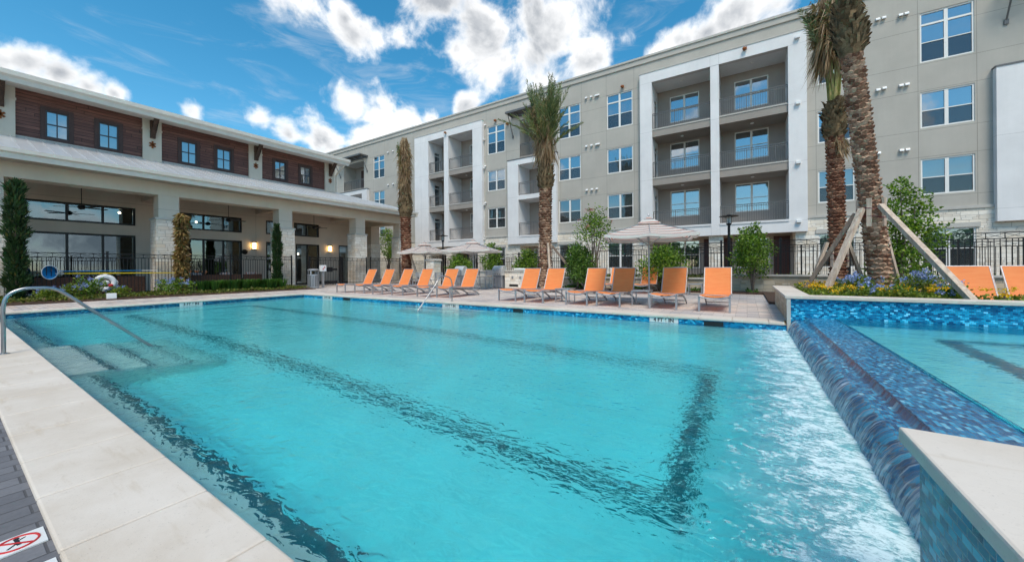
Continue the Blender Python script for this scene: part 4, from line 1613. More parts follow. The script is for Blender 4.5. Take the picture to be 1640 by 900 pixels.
handrail('handrail', 'polished steel handrail in the left foreground over the pool steps',
         [(-8.58, .48, 0.01), (-8.58, .48, .35), (-8.58, .48, .66), (-8.58, .525, .82), (-8.58, .64, .895), (-8.58, .78, .905), (-8.58, .90, .89), (-8.58, 1.02, .81), (-8.58, 1.31, .51), (-8.58, 1.95, -.14), (-8.58, 2.15, -.34)], (-8.58, .48, 0.012))
handrail('handrail', 'polished steel handrail on the far pool edge in front of the loungers',
         [(-8.42, 9.38, 0.01), (-8.42, 9.385, .35), (-8.42, 9.385, .6), (-8.42, 9.30, .78), (-8.42, 9.10, .86), (-8.42, 8.90, .85), (-8.42, 8.74, .77), (-8.42, 8.5, .5), (-8.42, 7.84, -.15), (-8.42, 7.65, -.34)], (-8.42, 9.38, 0.012), 0.019)


# ------------------------------------------------------------------ loungers
def sling_mat():
    m, g = mat('orange_sling_mesh')
    o = g.obj()
    X, Y, Z = g.sep(o)
    wv = g.m('MULTIPLY', g.m('SINE', g.m('MULTIPLY', X, 900.0)), g.m('SINE', g.m('MULTIPLY', g.m('ADD', Y, Z), 900.0)))
    n = g.noise(g.scale(o, 1.0, 6.0, 6.0), 3.0, 4, 0.6)
    c = g.mix(g.smooth(n, 0.3, 0.75), (0.98, 0.33, 0.105), (0.94, 0.27, 0.08))
    p = g.bsdf(Base_Color=c, Roughness=0.55, Normal=g.bump(wv, 0.25, 0.002), Specular_IOR_Level=0.3)
    t = g.new('ShaderNodeBsdfTranslucent', {'Color': (0.9, 0.28, 0.06)}).outputs[0]
    g.out(g.mixsh(0.22, p, t))
    return m


M['sling'] = sling_mat()
M['sling_edge'] = simple('pale_sling_piping', (0.62, 0.50, 0.44), 0.5)


def strip(mb, path, w, th=0.006, sag=0.0, nx=5):
    """a sheet of width w along a (y, z) path, with a slight sag across"""
    n = len(path)
    vs, fs = [], []
    for (y, z, s) in path:
        for k in range(nx + 1):
            u = k / nx * 2 - 1
            vs.append((u * w / 2, y, z - s * (1 - u * u)))
    for i in range(n - 1):
        for k in range(nx):
            a = i * (nx + 1) + k
            fs.append((a, a + 1, a + nx + 2, a + nx + 1))
    mb.add(vs, fs)


def make_lounger(back_ang=64.0):
    t = thing('sun_lounger', 'x', 'sun lounger', group='orange sling sun loungers')
    W2 = 0.335
    hy, hz = 1.46, 0.345
    ca, sa = math.cos(math.radians(back_ang)), math.sin(math.radians(back_ang))
    BL = 0.83
    rail_path = [(0.0, .385), (0.03, .40), (0.15, .40), (0.6, .375), (1.1, .35), (hy, hz)]
    b = MB()
    for s in (-1, 1):
        b.tube([(s * W2, y, z) for (y, z) in rail_path] + [(s * W2, 1.9, .335)], 0.021, 8)
        b.tube([(s * W2, hy + ca * BL * q, hz + sa * BL * q) for q in (0, .5, 1)], 0.015, 8)
    b.tube([(-W2, .0, .385), (-W2 * .5, 0.0, .33), (0, 0.0, .31), (W2 * .5, 0, .33), (W2, .0, .385)], 0.018, 8)
    b.tube([(-W2, 1.9, .335), (W2, 1.9, .335)], 0.018, 8)
    b.tube([(-W2, hy + ca * BL, hz + sa * BL), (W2, hy + ca * BL, hz + sa * BL)], 0.015, 8)
    b.tube([(-W2, .75, .36), (W2, .75, .36)], 0.014, 8)
    b.build('frame', M['silver'], t, smooth=50)
    b = MB()
    sp = []
    for i in range(15):
        q = i / 14
        y = 0.01 + (hy - .02) * q
        z = np.interp(y, [p[0] for p in rail_path], [p[1] for p in rail_path])
        sp.append((y, z + .012, 0.035 * math.sin(math.pi * min(1, q * 1.1)) + 0.045 * (1 - q) ** 4))
    strip(b, sp, 2 * W2 - 0.01)
    s_ = b.build('seat_sling', M['sling'], t, smooth=180, orient=False)
    b = MB()
    bp = []
    for i in range(10):
        q = i / 9
        bp.append((hy + ca * BL * q - .006, hz + sa * BL * q + .012, 0.02 * math.sin(math.pi * q) * sa))
    # sag pushes the back sling rearwards
    vs, fs, nx = [], [], 5
    for (y, z, s) in bp:
        for k in range(nx + 1):
            u = k / nx * 2 - 1
            vs.append((u * (W2 - .005), y + s * (1 - u * u) * 1.5, z))
    for i in range(len(bp) - 1):
        for k in range(nx):
            a = i * (nx + 1) + k
            fs.append((a, a + 1, a + nx + 2, a + nx + 1))
    b.add(vs, fs)
    k_ = b.build('back_sling', M['sling'], t, smooth=180, orient=False)
    b = MB()
    for s in (-1, 1):
        b.tube([(s * (W2 + .012), y, z) for (y, z, _) in bp], 0.007, 6)
    b.build('piping', M['sling_edge'], k_, smooth=60)
    for s in (-1, 1):
        b = MB()
        b.bar((s * W2, 0.03, 0.39), (s * W2, 0.03, 0.0), 0.045, 0.045, up=(0, 1, 0))
        b.build('front_leg', M['silver'], t)
        b = MB()
        arc = [(.62, .355), (.85, .34), (1.15, .30), (1.45, .225), (1.7, .125), (1.86, 0.02), (1.88, 0.0)]
        for i in range(len(arc) - 1):
            b.bar((s * (W2 - .03), *arc[i]), (s * (W2 - .03), *arc[i + 1]), 0.028, 0.05)
        b.build('rear_leg', M['silver'], t, smooth=30)
    for (y_, z_) in ((1.74, .10), (1.3, .26)):
        b = MB()
        b.bar((-W2 + .03, y_, z_), (W2 - .03, y_, z_), 0.028, 0.028)
        b.build('stretcher', M['silver'], t)
    b = MB()
    for s in (-1, 1):
        b.bar((s * (W2 - .04), hy + ca * BL * .45, hz + sa * BL * .45), (s * (W2 - .04), 1.86, .335), 0.02, 0.02)
    b.build('back_support', M['silver'], t)
    return t


LG = make_lounger()
spots = [(-16.30, 10.32, 0, 'orange lounger at the far left end of the row, before the stone porch pier'),
         (-15.07, 10.45, 1, 'second orange lounger from the left end of the poolside row'),
         (-13.72, 10.40, -1, 'third orange lounger from the left, right in front of the leftmost palm'),
         (-12.42, 10.40, 0, 'orange lounger below the smaller left umbrella, fourth from the left'),
         (-10.80, 10.33, 1, 'orange lounger just left of the far pool handrail'),
         (-9.78, 10.38, 0, 'orange lounger directly behind the far pool handrail'),
         (-6.86, 10.38, 0, 'orange lounger right of the steel grill, leftmost of the right hand six'),
         (-5.80, 10.32, 1, 'orange lounger in front of the middle palm trunk'),
         (-4.33, 10.33, -1, 'orange lounger standing alone between the middle palm and the near umbrella'),
         (-3.37, 10.36, 0, 'orange lounger immediately left of the near striped umbrella pole'),
         (-1.90, 10.42, -1.5, 'orange lounger immediately right of the near striped umbrella pole'),
         (-0.69, 10.36, 0.5, 'orange lounger at the right end of the poolside row, nearest the planter'),
         (-5.15, 15.75, 0, 'small looking orange lounger in the second row, leftmost behind the umbrella'),
         (-3.72, 15.75, 0, 'orange lounger of the second row seen just left of the near umbrella pole'),
         (-2.55, 15.7, 0, 'second row orange lounger almost hidden behind the one right of the umbrella'),
         (4.15, 10.62, 0, 'orange lounger behind the flower planter, right of the long wooden brace'),
         (5.0, 10.66, 0, 'orange lounger behind the planter cut by the right picture edge')]
for i, (x, y, a, lab) in enumerate(spots):
    if i == 0:
        LG.location = (x, y, 0)
        LG.rotation_euler = (0, 0, math.radians(a))
        LG['label'] = lab
    else:
        dup(LG, (x, y, 0), math.radians(a), lab)


def side_table(x, y, label, h=0.44):
    t = thing('side_table', label, 'side table', (x, y, 0), group='grey poolside tables')
    b = MB()
    b.box(-.26, .26, -.26, .26, h - .03, h)
    b.build('tabletop', M['silver'], t, bevel=0.006)
    for sx in (-1, 1):
        for sy in (-1, 1):
            b = MB()
            b.box(sx * .23 - .014, sx * .23 + .014, sy * .23 - .014, sy * .23 + .014, 0, h - .03)
            b.build('leg', M['silver'], t)


side_table(-5.05, 11.15, 'low grey side table between two loungers right of the middle palm')
side_table(-2.62, 11.25, 'low grey side table under the near striped umbrella')
side_table(-1.72, 16.2, 'low grey side table by the retaining wall behind the front row')


# ------------------------------------------------------------------ umbrellas
def canopy_mat():
    m, g = mat('striped_canopy')
    o = g.obj()
    X, Y, Z = g.sep(o)
    ax = g.m('MAXIMUM', g.m('ABSOLUTE', g.m('ADD', X, 0)), g.m('ABSOLUTE', Y))
    f = g.m('FRACT', g.m('DIVIDE', ax, 0.205))
    c = g.ramp(f, [(0.0, (0.74, 0.70, 0.64)), (0.30, (0.74, 0.70, 0.64)), (0.31, (0.50, 0.12, 0.06)), (0.45, (0.50, 0.12, 0.06)), (0.46, (0.74, 0.70, 0.64)),
                       (0.60, (0.74, 0.70, 0.64)), (0.61, (0.10, 0.095, 0.11)), (0.76, (0.10, 0.095, 0.11)), (0.77, (0.74, 0.70, 0.64))], 'LINEAR')
    p = g.bsdf(Base_Color=c, Roughness=0.8, Normal=g.bump(g.noise(o, 5, 4), 0.3, 0.02))
    t = g.new('ShaderNodeBsdfTranslucent', {'Color': c}).outputs[0]
    g.out(g.mixsh(0.30, p, t))
    return m


M['canopy'] = canopy_mat()


def umbrella(x, y, top, edge, half, rot, label):
    t = thing('patio_umbrella', label, 'umbrella', (x, y, 0), math.radians(rot), group='striped patio umbrellas')
    b = MB()
    b.cyl((0, 0, 0.05), (0, 0, top + 0.02), 0.024, n=12)
    b.build('pole', M['silver'], t, smooth=40)
    b = MB()
    b.lathe([(0.30, 0), (0.30, 0.04), (0.27, 0.06), (0.05, 0.07), (0.04, 0.25), (0.03, 0.25)], 24)
    b.build('base', M['silver'], t, smooth=40)
    # square canopy, eight panels, slightly hollow between the ribs
    ring = []
    for k in range(8):
        a = math.pi / 4 * k
        r = half * (1 if k % 2 == 0 else math.sqrt(2))
        ring.append(Vector((math.cos(a) * r, math.sin(a) * r, 0)))
    b = MB()
    N = 8
    dz = top - 0.16 - edge

    def panel(mb, r0, r1, z_of, hem=0.0):
        for k in range(8):
            A, B = ring[k], ring[(k + 1) % 8]
            vs, fs = [], []
            for i in range(N + 1):
                q = r0 + (r1 - r0) * i / N
                for j in range(5):
                    s = j / 4
                    p = A.lerp(B, s) * q
                    z = z_of(q) - 0.05 * q * q * 4 * s * (1 - s) + 0.0
                    vs.append((p.x, p.y, z))
            if hem:
                for j in range(5):
                    s = j / 4
                    p = A.lerp(B, s) * r1
                    vs.append((p.x * 1.002, p.y * 1.002, z_of(r1) - 0.05 * 4 * s * (1 - s) * r1 * r1 - hem))
            for i in range(N + (1 if hem else 0)):
                for j in range(4):
                    a = i * 5 + j
                    fs.append((a, a + 1, a + 6, a + 5))
            mb.add(vs, fs)
    panel(b, 0.14, 1.0, lambda q: edge + dz * (1 - q) ** 1.12 * 1.0 + 0.0, hem=0.07)
    c = b.build('canopy', M['canopy'], t, smooth=30, orient=False)
    b = MB()
    panel(b, 0.0, 0.27, lambda q: top - (q / 0.27) ** 1.0 * 0.245)
    b.build('vent', M['canopy'], c, smooth=30, orient=False)
    b = MB()
    b.lathe([(0.02, 0), (0.03, 0.03), (0.012, 0.07), (0.0, 0.09)], 10, (0, 0, top))
    b.build('finial', M['silver'], c, smooth=40)
    for k in range(8):
        b = MB()
        p = ring[k]
        b.bar((p.x * .02, p.y * .02, top - 0.16), (p.x * .985, p.y * .985, edge - 0.012), 0.018, 0.022)
        b.bar((0, 0, edge - 0.28), (p.x * .5, p.y * .5, edge + dz * .5 ** 1.12 - .02), 0.014, 0.016)
        b.build('rib', M['silver'], t)
    return t


umbrella(-2.50, 11.62, 2.66, 2.04, 1.22, 14, 'large near umbrella with orange, grey and cream stripes beside the side table')
umbrella(-18.0, 17.4, 2.86, 2.16, 1.25, 8, 'farthest left striped umbrella beside the dead palm trunk')
umbrella(-11.9, 14.9, 2.60, 2.02, 1.25, 20, 'striped umbrella in the middle, behind the far handrail')

# ------------------------------------------------------------------ retaining wall, terrace, rear fences
b = MB()
b.quad((-9.6, 18.68, 0.5), (16, 18.68, 0.5), (16, 24.55, 0.5), (-9.6, 24.55, 0.5))
b.quad((-9.6, 18.68, -0.02), (-9.6, 18.68, 0.5), (-9.6, 24.55, 0.5), (-9.6, 24.55, -0.02))
struct(b.build('terrace', M['soil'], orient=False))
b = MB()                            # planting bed before the wall
b.box(-9.4, 0.55, 17.35, 18.4, -0.02, 0.06)
b.box(0.55, 13, 13.25, 18.4, -0.02, 0.06)
b.box(-23.1, -20.6, -6, 11.55, -0.02, 0.05)
b.box(-23.0, -10, 18.6, 24.5, -0.02, 0.03)
struct(b.build('planting_bed', M['soil']))
t = thing('retaining_wall', 'tan limestone retaining wall with a pale cap under the iron fence', 'wall', (0, 18.55, 0), world=True)
b = MB()
b.box(-9.6, -1.3, 18.4, 18.7, 0, 0.53)
b.box(-1.3, 15, 18.42, 18.7, 0, 0.68)
b.build('stone_face', M['stone_tan'], t)
b = MB()
b.box(-9.66, -1.3, 18.34, 18.74, 0.53, 0.61)
b.box(-1.34, 15, 18.35, 18.74, 0.68, 0.76)
b.build('cap', M['sill'], t, bevel=0.01)
fence_run('iron_fence', 'long black iron fence on top of the tan retaining wall', (-9.5, 18.86, 0), (14.0, 18.86, 0), 0.60, 2.18, 11, M['iron'], spacing=0.13, xband=0.2, postw=0.075)
fence_run('iron_fence', 'black iron fence behind the grills and left striped umbrellas', (-19.5, 18.9, 0), (-9.6, 18.9, 0), 0.05, 1.95, 5, M['iron'], spacing=0.13, xband=0.2, postw=0.07)
fence_run('iron_fence', 'lower black patio fence close against the apartment ground floor', (-6.2, 22.4, 0), (14.0, 22.4, 0), 0.5, 2.03, 12, M['iron'], spacing=0.13, xband=0.2, postw=0.06)
fence_run('iron_fence', 'black patio fence against the apartment wall behind the umbrellas', (-27, 22.6, 0), (-8.5, 22.6, 0), 0.05, 1.75, 10, M['iron'], spacing=0.13, xband=0.2, postw=0.06)

# stone pier with a cap beside the left umbrella
t = thing('stone_post', 'short white stone pier with flat cap near the left umbrella', 'pier', (-16.8, 17.0, 0))
b = MB()
b.box(-.32, .32, -.32, .32, 0, 1.58)
b.build('shaft', M['stone'], t)
b = MB()
b.prism([(-.38, 1.58), (.38, 1.58), (.38, 1.64), (.3, 1.70), (-.3, 1.70), (-.38, 1.64)], -.38, .38, 'Y')
b.build('cap_stone', M['sill'], t)

# ------------------------------------------------------------------ grill counter, grills, stools
t = thing('grill_counter', 'white stone outdoor kitchen counter holding two steel grills', 'counter', (-12.4, 17.2, 0), world=True)
b = MB()
for (xa, xb) in ((-15.2, -14.75), (-14.05, -11.95), (-11.25, -9.75)):
    b.box(xa, xb, 16.85, 17.6, 0, 0.90)
b.box(-14.75, -14.05, 17.2, 17.6, 0, 0.9)
b.box(-11.95, -11.25, 17.2, 17.6, 0, 0.9)
b.build('stone_body', M['stone_w'], t)
b = MB()
for (xa, xb) in ((-15.25, -14.75), (-14.05, -11.95), (-11.25, -9.7)):
    b.box(xa, xb, 16.80, 17.65, 0.90, 0.97)
b.build('countertop', M['sill'], t, bevel=0.008)
b = MB()
b.box(-10.95, -10.4, 16.84, 16.86, 0.10, 0.22)
b.build('vent_panel', M['black_p'], t)
for x in (-10.75, -10.25):
    b = MB()
    b.box(x - .06, x + .06, 16.835, 16.849, 0.52, 0.66)
    b.build('outlet_cover', M['silver'], t)


M['grill_steel'] = simple('brushed_grill_steel', (0.60, 0.60, 0.59), 0.42, 0.35, var=0.05)


def grill(x, y, label):
    t = thing('grill', label, 'grill', (x, y, 0), group='stainless steel grills')
    b = MB()
    b.box(-.26, .26, -.20, .2, 0.03, 0.70)
    b.build('cabinet', M['silver'], t, bevel=0.008)
    for s in (-1, 1):
        b = MB()
        b.box(s * .13 - .115, s * .13 + .115, -.215, -.2, 0.08, 0.62)
        b.build('door', M['silver'], t, bevel=0.004)
    b = MB()
    b.box(-.345, .345, -.30, .24, 0.70, 0.86)
    b.build('control_panel', M['grill_steel'], t, bevel=0.01)
    for k in range(4):
        b = MB()
        b.cyl((-.24 + .16 * k, -.30, .78), (-.24 + .16 * k, -.33, .78), 0.022, n=12)
        b.build('knob', M['black_p'], t)
    b = MB()
    b.prism([(-.29, .865), (-.29, .93), (-.16, 1.16), (-.02, 1.24), (.12, 1.22), (.24, 1.05), (.24, .865)], -.335, .335, 'X')
    h = b.build('hood', M['grill_steel'], t, smooth=35, bevel=0.006)
    b = MB()
    b.tube([(-.26, -.27, .97), (-.26, -.33, .99), (.26, -.33, .99), (.26, -.27, .97)], 0.012, 8)
    b.build('handle', M['steel'], h, smooth=40)
    return t


grill(-11.60, 16.85, 'stainless steel grill in the stone counter left of the right lounger group')
grill(-14.40, 16.85, 'stainless steel grill half hidden behind the loungers near the handrail')
t = thing('paper_roll', 'rolled white cover lying on the stone counter beside the grill', 'cover', (-10.35, 17.1, 0.97))
b = MB()
b.tube([(-.42, 0, .06), (-.2, .01, .065), (.1, 0, .06), (.42, .01, .055)], [0.05, .06, .058, .05], 12)
b.build('roll', M['white_p'], t, smooth=50)


def stool(x, y, rot, label, sh=0.62, bh=1.0):
    t = thing('patio_chair', label, 'chair', (x, y, 0), math.radians(rot), group='grey metal patio chairs')
    b = MB()
    b.box(-.20, .20, -.2, .2, sh - .025, sh)
    b.build('seat', M['silver'], t, bevel=0.006)
    b = MB()
    for k in range(5):
        b.box(-.17 + k * .075, -.13 + k * .075, .185, .2, sh + .1, bh - .02)
    b.bar((-.2, .192, bh), (.2, .192, bh), 0.03, 0.03)
    b.build('backrest', M['silver'], t)
    for sx in (-1, 1):
        for sy in (-1, 1):
            b = MB()
            b.bar((sx * .19, sy * .19, (bh if sy > 0 else sh)), (sx * .215, sy * .21, 0), 0.024, 0.024, up=(0, 1, 0))
            b.build('leg', M['silver'], t)
    b = MB()
    for sx in (-1, 1):
        b.bar((sx * .2, -.2, sh * .35), (sx * .2, .2, sh * .35), 0.016, 0.016)
    b.bar((-.2, -.2, sh * .35), (.2, -.2, sh * .35), 0.016, 0.016)
    b.build('footrest', M['silver'], t)
    return t


stool(-12.25, 15.9, 170, 'grey metal bar stool nearest the right side of the handrail lounger')
stool(-11.55, 15.95, 190, 'grey metal bar stool right beside the visible steel grill')
stool(-13.6, 15.9, 180, 'grey metal chair seen through the gap between the two handrail loungers', .6, 1.0)
for (x, y, r, lab) in ((-17.1, 15.9, 20, 'grey patio chair behind the third lounger under the far left umbrella'),
                       (-15.5, 15.6, -30, 'grey patio chair behind the fourth lounger, below the stone pier'),
                       (-14.7, 15.4, 60, 'grey patio chair just left of the lounger beside the handrail'),
                       (-18.7, 16.6, 120, 'grey patio chair farthest left, at the foot of the left palm')):
    stool(x, y, r, lab, .45, .86)


def round_table(x, y, label):
    t = thing('dining_table', label, 'table', (x, y, 0), group='grey dining tables')
    b = MB()
    b.lathe([(0.55, .70), (0.56, .72), (0.55, .735)], 28)
    b.build('tabletop', M['silver'], t, smooth=40)
    for k in range(4):
        a = k * math.pi / 2 + .7
        b = MB()
        b.bar((math.cos(a) * .16, math.sin(a) * .16, .70), (math.cos(a) * .42, math.sin(a) * .42, 0), 0.03, 0.03)
        b.build('leg', M['silver'], t)


round_table(-17.6, 16.7, 'round grey dining table under the far left umbrella')
round_table(-13.3, 14.6, 'round grey dining table between the handrail loungers and the grills')


# ------------------------------------------------------------------ lamp posts
def lamp_post(x, y, z0, h, label):
    t = thing('lamp_post', label, 'lamp post', (x, y, z0), group='black hat lamp posts')
    b = MB()
    b.cyl((0, 0, 0), (0, 0, h - .45), 0.055, n=14)
    b.lathe([(.12, 0), (.12, .05), (.07, .1)], 16)
    b.build('post', M['iron'], t, smooth=40)
    b = MB()
    b.lathe([(.07, 0), (.10, .03), (.10, .08)], 16, (0, 0, h - .47))
    b.lathe([(.38, .0), (.39, .012), (.12, .06), (.05, .10), (.0, .11)], 28, (0, 0, h - .08))
    for k in range(4):
        a = k * math.pi / 2
        b.cyl((math.cos(a) * .10, math.sin(a) * .10, h - .4), (math.cos(a) * .12, math.sin(a) * .12, h - .06), 0.01, n=6)
    b.build('hat', M['iron'], t, smooth=40)
    b = MB()
    b.lathe([(.075, -.36), (.085, -.3), (.085, -.08), (.06, -.06)], 16, (0, 0, h - .01))
    b.build('lens', M['lens'], t, smooth=40)


M['lens'] = simple('frosted_lamp_lens', (0.55, 0.54, 0.52), 0.3)
lamp_post(-0.67, 19.35, 0.5, 2.95, 'black lamp post with a wide flat hat beside the near umbrella')
lamp_post(-18.8, 20.0, 0.0, 3.55, 'black lamp post rising behind the far left umbrella')

# ------------------------------------------------------------------ bin, emergency phone
t = thing('trash_can', 'slatted silver trash can beside the black pool gate', 'trash can', (-21.4, 11.85, 0))
b = MB()
b.lathe([(.27, .06), (.27, .80)], 24)
b.build('liner', M['black_p'], t)
b = MB()
for k in range(22):
    a = 2 * math.pi * k / 22
    c_, s_ = math.cos(a), math.sin(a)
    b.bar((c_ * .295, s_ * .295, .06), (c_ * .295, s_ * .295, .80), 0.055, 0.012, up=(c_, s_, 0))
b.lathe([(.285, .03), (.31, .03), (.31, .10), (.285, .10)], 28)
b.lathe([(.285, .74), (.315, .74), (.315, .82), (.285, .82)], 28)
b.build('slats', M['silver'], t)
b = MB()
for k in range(4):
    a = math.pi / 2 * k + .6
    b.bar((math.cos(a) * .28, math.sin(a) * .28, .8), (math.cos(a) * .28, math.sin(a) * .28, 1.06), 0.09, 0.02, up=(math.cos(a), math.sin(a), 0))
b.lathe([(.31, 1.04), (.31, 1.09), (.22, 1.14), (.0, 1.16)], 28)
b.build('lid', M['silver'], t, smooth=30)

t = thing('emergency_phone', 'white emergency phone box with red handset sign on a grey post', 'phone box', (-21.95, 12.75, 0))
b = MB()
b.box(-.05, .05, -.05, .05, 0, 1.0)
b.box(-.14, .14, -.14, .14, 0, .02)
b.build('post', M['silver'], t)
b = MB()
b.box(-.10, .10, -.17, .17, .98, 1.36)
x_ = b.build('phone_case', M['white_p'], t, bevel=0.015)
b = MB()
b.bar((.104, -.05, 1.10), (.104, .05, 1.24), 0.03, 0.012, up=(1, 0, 0))
b.bar((.104, -.085, 1.13), (.104, -.035, 1.085), 0.04, 0.014, up=(1, 0, 0))
b.bar((.104, .035, 1.265), (.104, .085, 1.22), 0.04, 0.014, up=(1, 0, 0))
b.build('handset_sign', M['red_p'], x_)

# ------------------------------------------------------------------ rescue gear hung on the porch fence
M['blue_net'] = simple('blue_net_mesh', (0.03, 0.30, 0.62), 0.6)
M['blue_pole'] = simple('blue_pole', (0.02, 0.19, 0.44), 0.35)
M['yellow_pole'] = simple('yellow_pole', (0.80, 0.58, 0.02), 0.4)
t = thing('pool_net', 'blue leaf net on a blue and white pole hung along the porch fence', 'pool net', (-23.02, 2.4, 1.12), world=True)
b = MB()
b.tube([(-23.02, 2.62, 1.125), (-23.02, 4.95, 1.125)], 0.017, 8)
b.build('pole', M['blue_pole'], t, smooth=50)
b = MB()
b.tube([(-23.02, 4.95, 1.125), (-23.02, 5.5, 1.125)], 0.012, 8)
b.build('pole_end', M['white_p'], t, smooth=50)
b = MB()
hoop = [(-23.0 + .03 * math.sin(2 * a), 2.36 + .20 * math.cos(a), 1.08 + .27 * math.sin(a)) for a in np.linspace(0, 2 * math.pi, 25)]
b.tube(hoop, 0.013, 8, caps=False)
b.tube([(-23.0, 2.55, 1.08), (-23.02, 2.66, 1.125)], 0.012, 8)
b.build('hoop', M['white_p'], t, smooth=50)
b = MB()
vs, fs = [], []
for i in range(6):
    q = i / 5
    for k in range(24):
        a = 2 * math.pi * k / 24
        r = 1 - q ** 2.2 * .95
        vs.append((-23.0 - .30 * q, 2.36 + .20 * r * math.cos(a) + .08 * q, 1.08 + .27 * r * math.sin(a) + .10 * q))
for i in range(5):
    for k in range(24):
        fs.append((i * 24 + k, i * 24 + (k + 1) % 24, (i + 1) * 24 + (k + 1) % 24, (i + 1) * 24 + k))
b.add(vs, fs)
b.build('net_bag', M['blue_net'], t, smooth=60, orient=False)
t = thing('rescue_pole', 'long yellow rescue pole with silver tips hung along the porch fence', 'rescue pole', (-23.02, 2.6, 1.02), world=True)
b = MB()
b.tube([(-23.02, 2.72, 1.03), (-23.02, 6.35, 1.0)], 0.019, 8)
b.build('pole', M['yellow_pole'], t, smooth=50)
b = MB()
b.tube([(-23.02, 2.5, 1.032), (-23.02, 2.72, 1.03)], 0.015, 8)
b.build('tip', M['white_p'], t, smooth=50)

t = thing('life_ring', 'white life ring with rope and red float hung on the porch fence', 'life ring', (-22.98, 3.82, 0.62))
b = MB()
ring_ = [(0.03 * math.cos(a), .265 * math.cos(a), .265 * math.sin(a)) for a in np.linspace(0, 2 * math.pi, 41)]
b.tube(ring_, 0.095, 16, caps=False)
b.build('ring', M['white_p'], t, smooth=180)
b = MB()
rp = [(.08 + .03 * math.cos(8 * a), (.33 + .04 * math.cos(4 * a)) * math.cos(a), (.33 + .04 * math.cos(4 * a)) * math.sin(a)) for a in np.linspace(0, 2 * math.pi, 61)]
b.tube(rp, 0.008, 6, caps=False)
b.tube([(.05, -.32, .02), (.06, -.44, -.05), (.05, -.42, -.25), (.06, -.3, -.32)], 0.008, 6)
b.build('rope', M['white_p'], t, smooth=60)
b = MB()
b.lathe([(0, -.08), (.06, -.05), (.08, 0), (.06, .05), (0, .08)], 14, (.10, .16, -.12))
b.build('float', M['red_p'], t, smooth=60)
b = MB()
b.lathe([(0, -.12), (.1, -.08), (.12, 0), (.1, .08), (0, .12)], 14, (.02, .02, .0))
b.build('rope_bag', M['white_p'], t, smooth=60)

t = thing('ground_box', 'small white square light box on the ground at the flower bed edge', 'light box', (-20.75, 3.62, 0))
b = MB()
b.box(-.08, .08, -.13, .13, 0, .26)
b.build('case', M['white_p'], t, bevel=0.01)

# ------------------------------------------------------------------ porch furniture behind the fence
M['wicker'] = simple('brown_wicker', (0.085, 0.042, 0.028), 0.7, var=0.3, vscale=30, bump=0.02, bscale=90)
M['cushion'] = simple('striped_cushion', (0.45, 0.40, 0.38), 0.85)


def cush_mat():
    m, g = mat('striped_cushion_fabric')
    X, Y, Z = g.sep(g.obj())
    f = g.m('FRACT', g.m('DIVIDE', Y, 0.16))
    c = g.ramp(f, [(0, (.62, .58, .54)), (.25, (.62, .58, .54)), (.26, (.40, .10, .07)), (.45, (.40, .10, .07)), (.46, (.62, .58, .54)), (.70, (.62, .58, .54)), (.71, (.10, .10, .12)), (.9, (.10, .10, .12))])
    g.out(g.bsdf(Base_Color=c, Roughness=0.85))
    return m


M['cushion'] = cush_mat()


def sofa(x, y, lng, label, cush):
    t = thing('wicker_sofa', label, 'sofa', (x, y, 0), group='brown wicker porch sofas')
    b = MB()
    b.box(0, .85, -lng / 2, lng / 2, .06, .40)
    b.build('seat_base', M['wicker'], t, bevel=0.02)
    b = MB()
    b.box(.70, .85, -lng / 2, lng / 2, .40, .86)
    b.build('backrest', M['wicker'], t, bevel=0.02)
    for s in (-1, 1):
        b = MB()
        b.box(0, .70, s * lng / 2 - .09 * s, s * lng / 2 - .0 * s, .40, .64)
        b.build('armrest', M['wicker'], t, bevel=0.02)
    for c in cush:
        b = MB()
        b.box(.50, .68, c - .28, c + .28, .44, .98)
        b.build('cushion', M['cushion'], t, bevel=0.05)


sofa(-25.6, 3.3, 2.3, 'brown wicker sofa behind the life ring on the porch', ())
sofa(-25.6, 5.0, 0.95, 'brown wicker armchair right of the sofa behind the life ring', ())
sofa(-25.6, 8.3, 2.4, 'brown wicker sofa with striped cushions in the middle porch bay', (-.85, .55))
sofa(-25.6, 10.1, 0.95, 'brown wicker armchair with striped cushion near the porch lantern', (0,))
# ------------------------------------------------------------------ vegetation
RNG = np.random.default_rng(11)


def quads_obj(name, V, m, parent, nper=4, smooth=False):
    """V: (n, nper, 3) array of leaf polygons"""
    V = np.asarray(V, dtype=np.float32)
    n = V.shape[0]
    me = bpy.data.meshes.new(name)
    me.vertices.add(n * nper)
    me.vertices.foreach_set('co', V.reshape(-1))
    me.loops.add(n * nper)
    me.loops.foreach_set('vertex_index', np.arange(n * nper, dtype=np.int32))
    me.polygons.add(n)
    me.polygons.foreach_set('loop_start', np.arange(0, n * nper, nper, dtype=np.int32))
    me.polygons.foreach_set('loop_total', np.full(n, nper, dtype=np.int32))
    me.materials.append(m)
    me.update(calc_edges=True)
    me.validate()
    o = bpy.data.objects.new(name, me)
    COL.objects.link(o)
    if parent is not None:
        o.parent = parent
    return o


def unit(a):
    return a / np.maximum(np.linalg.norm(a, axis=-1, keepdims=True), 1e-9)


def rhombs(P, D, L, W, roll=None):
    """leaf rhombs starting at P along D"""
    n = len(P)
    D = unit(D)
    r = RNG.normal(size=(n, 3))
    S = unit(np.cross(D, r))
    L = np.asarray(L).reshape(-1, 1) * np.ones((n, 1))
    W = np.asarray(W).reshape(-1, 1) * np.ones((n, 1))
    return np.stack([P, P + D * L * .45 + S * W, P + D * L, P + D * L * .45 - S * W], axis=1)


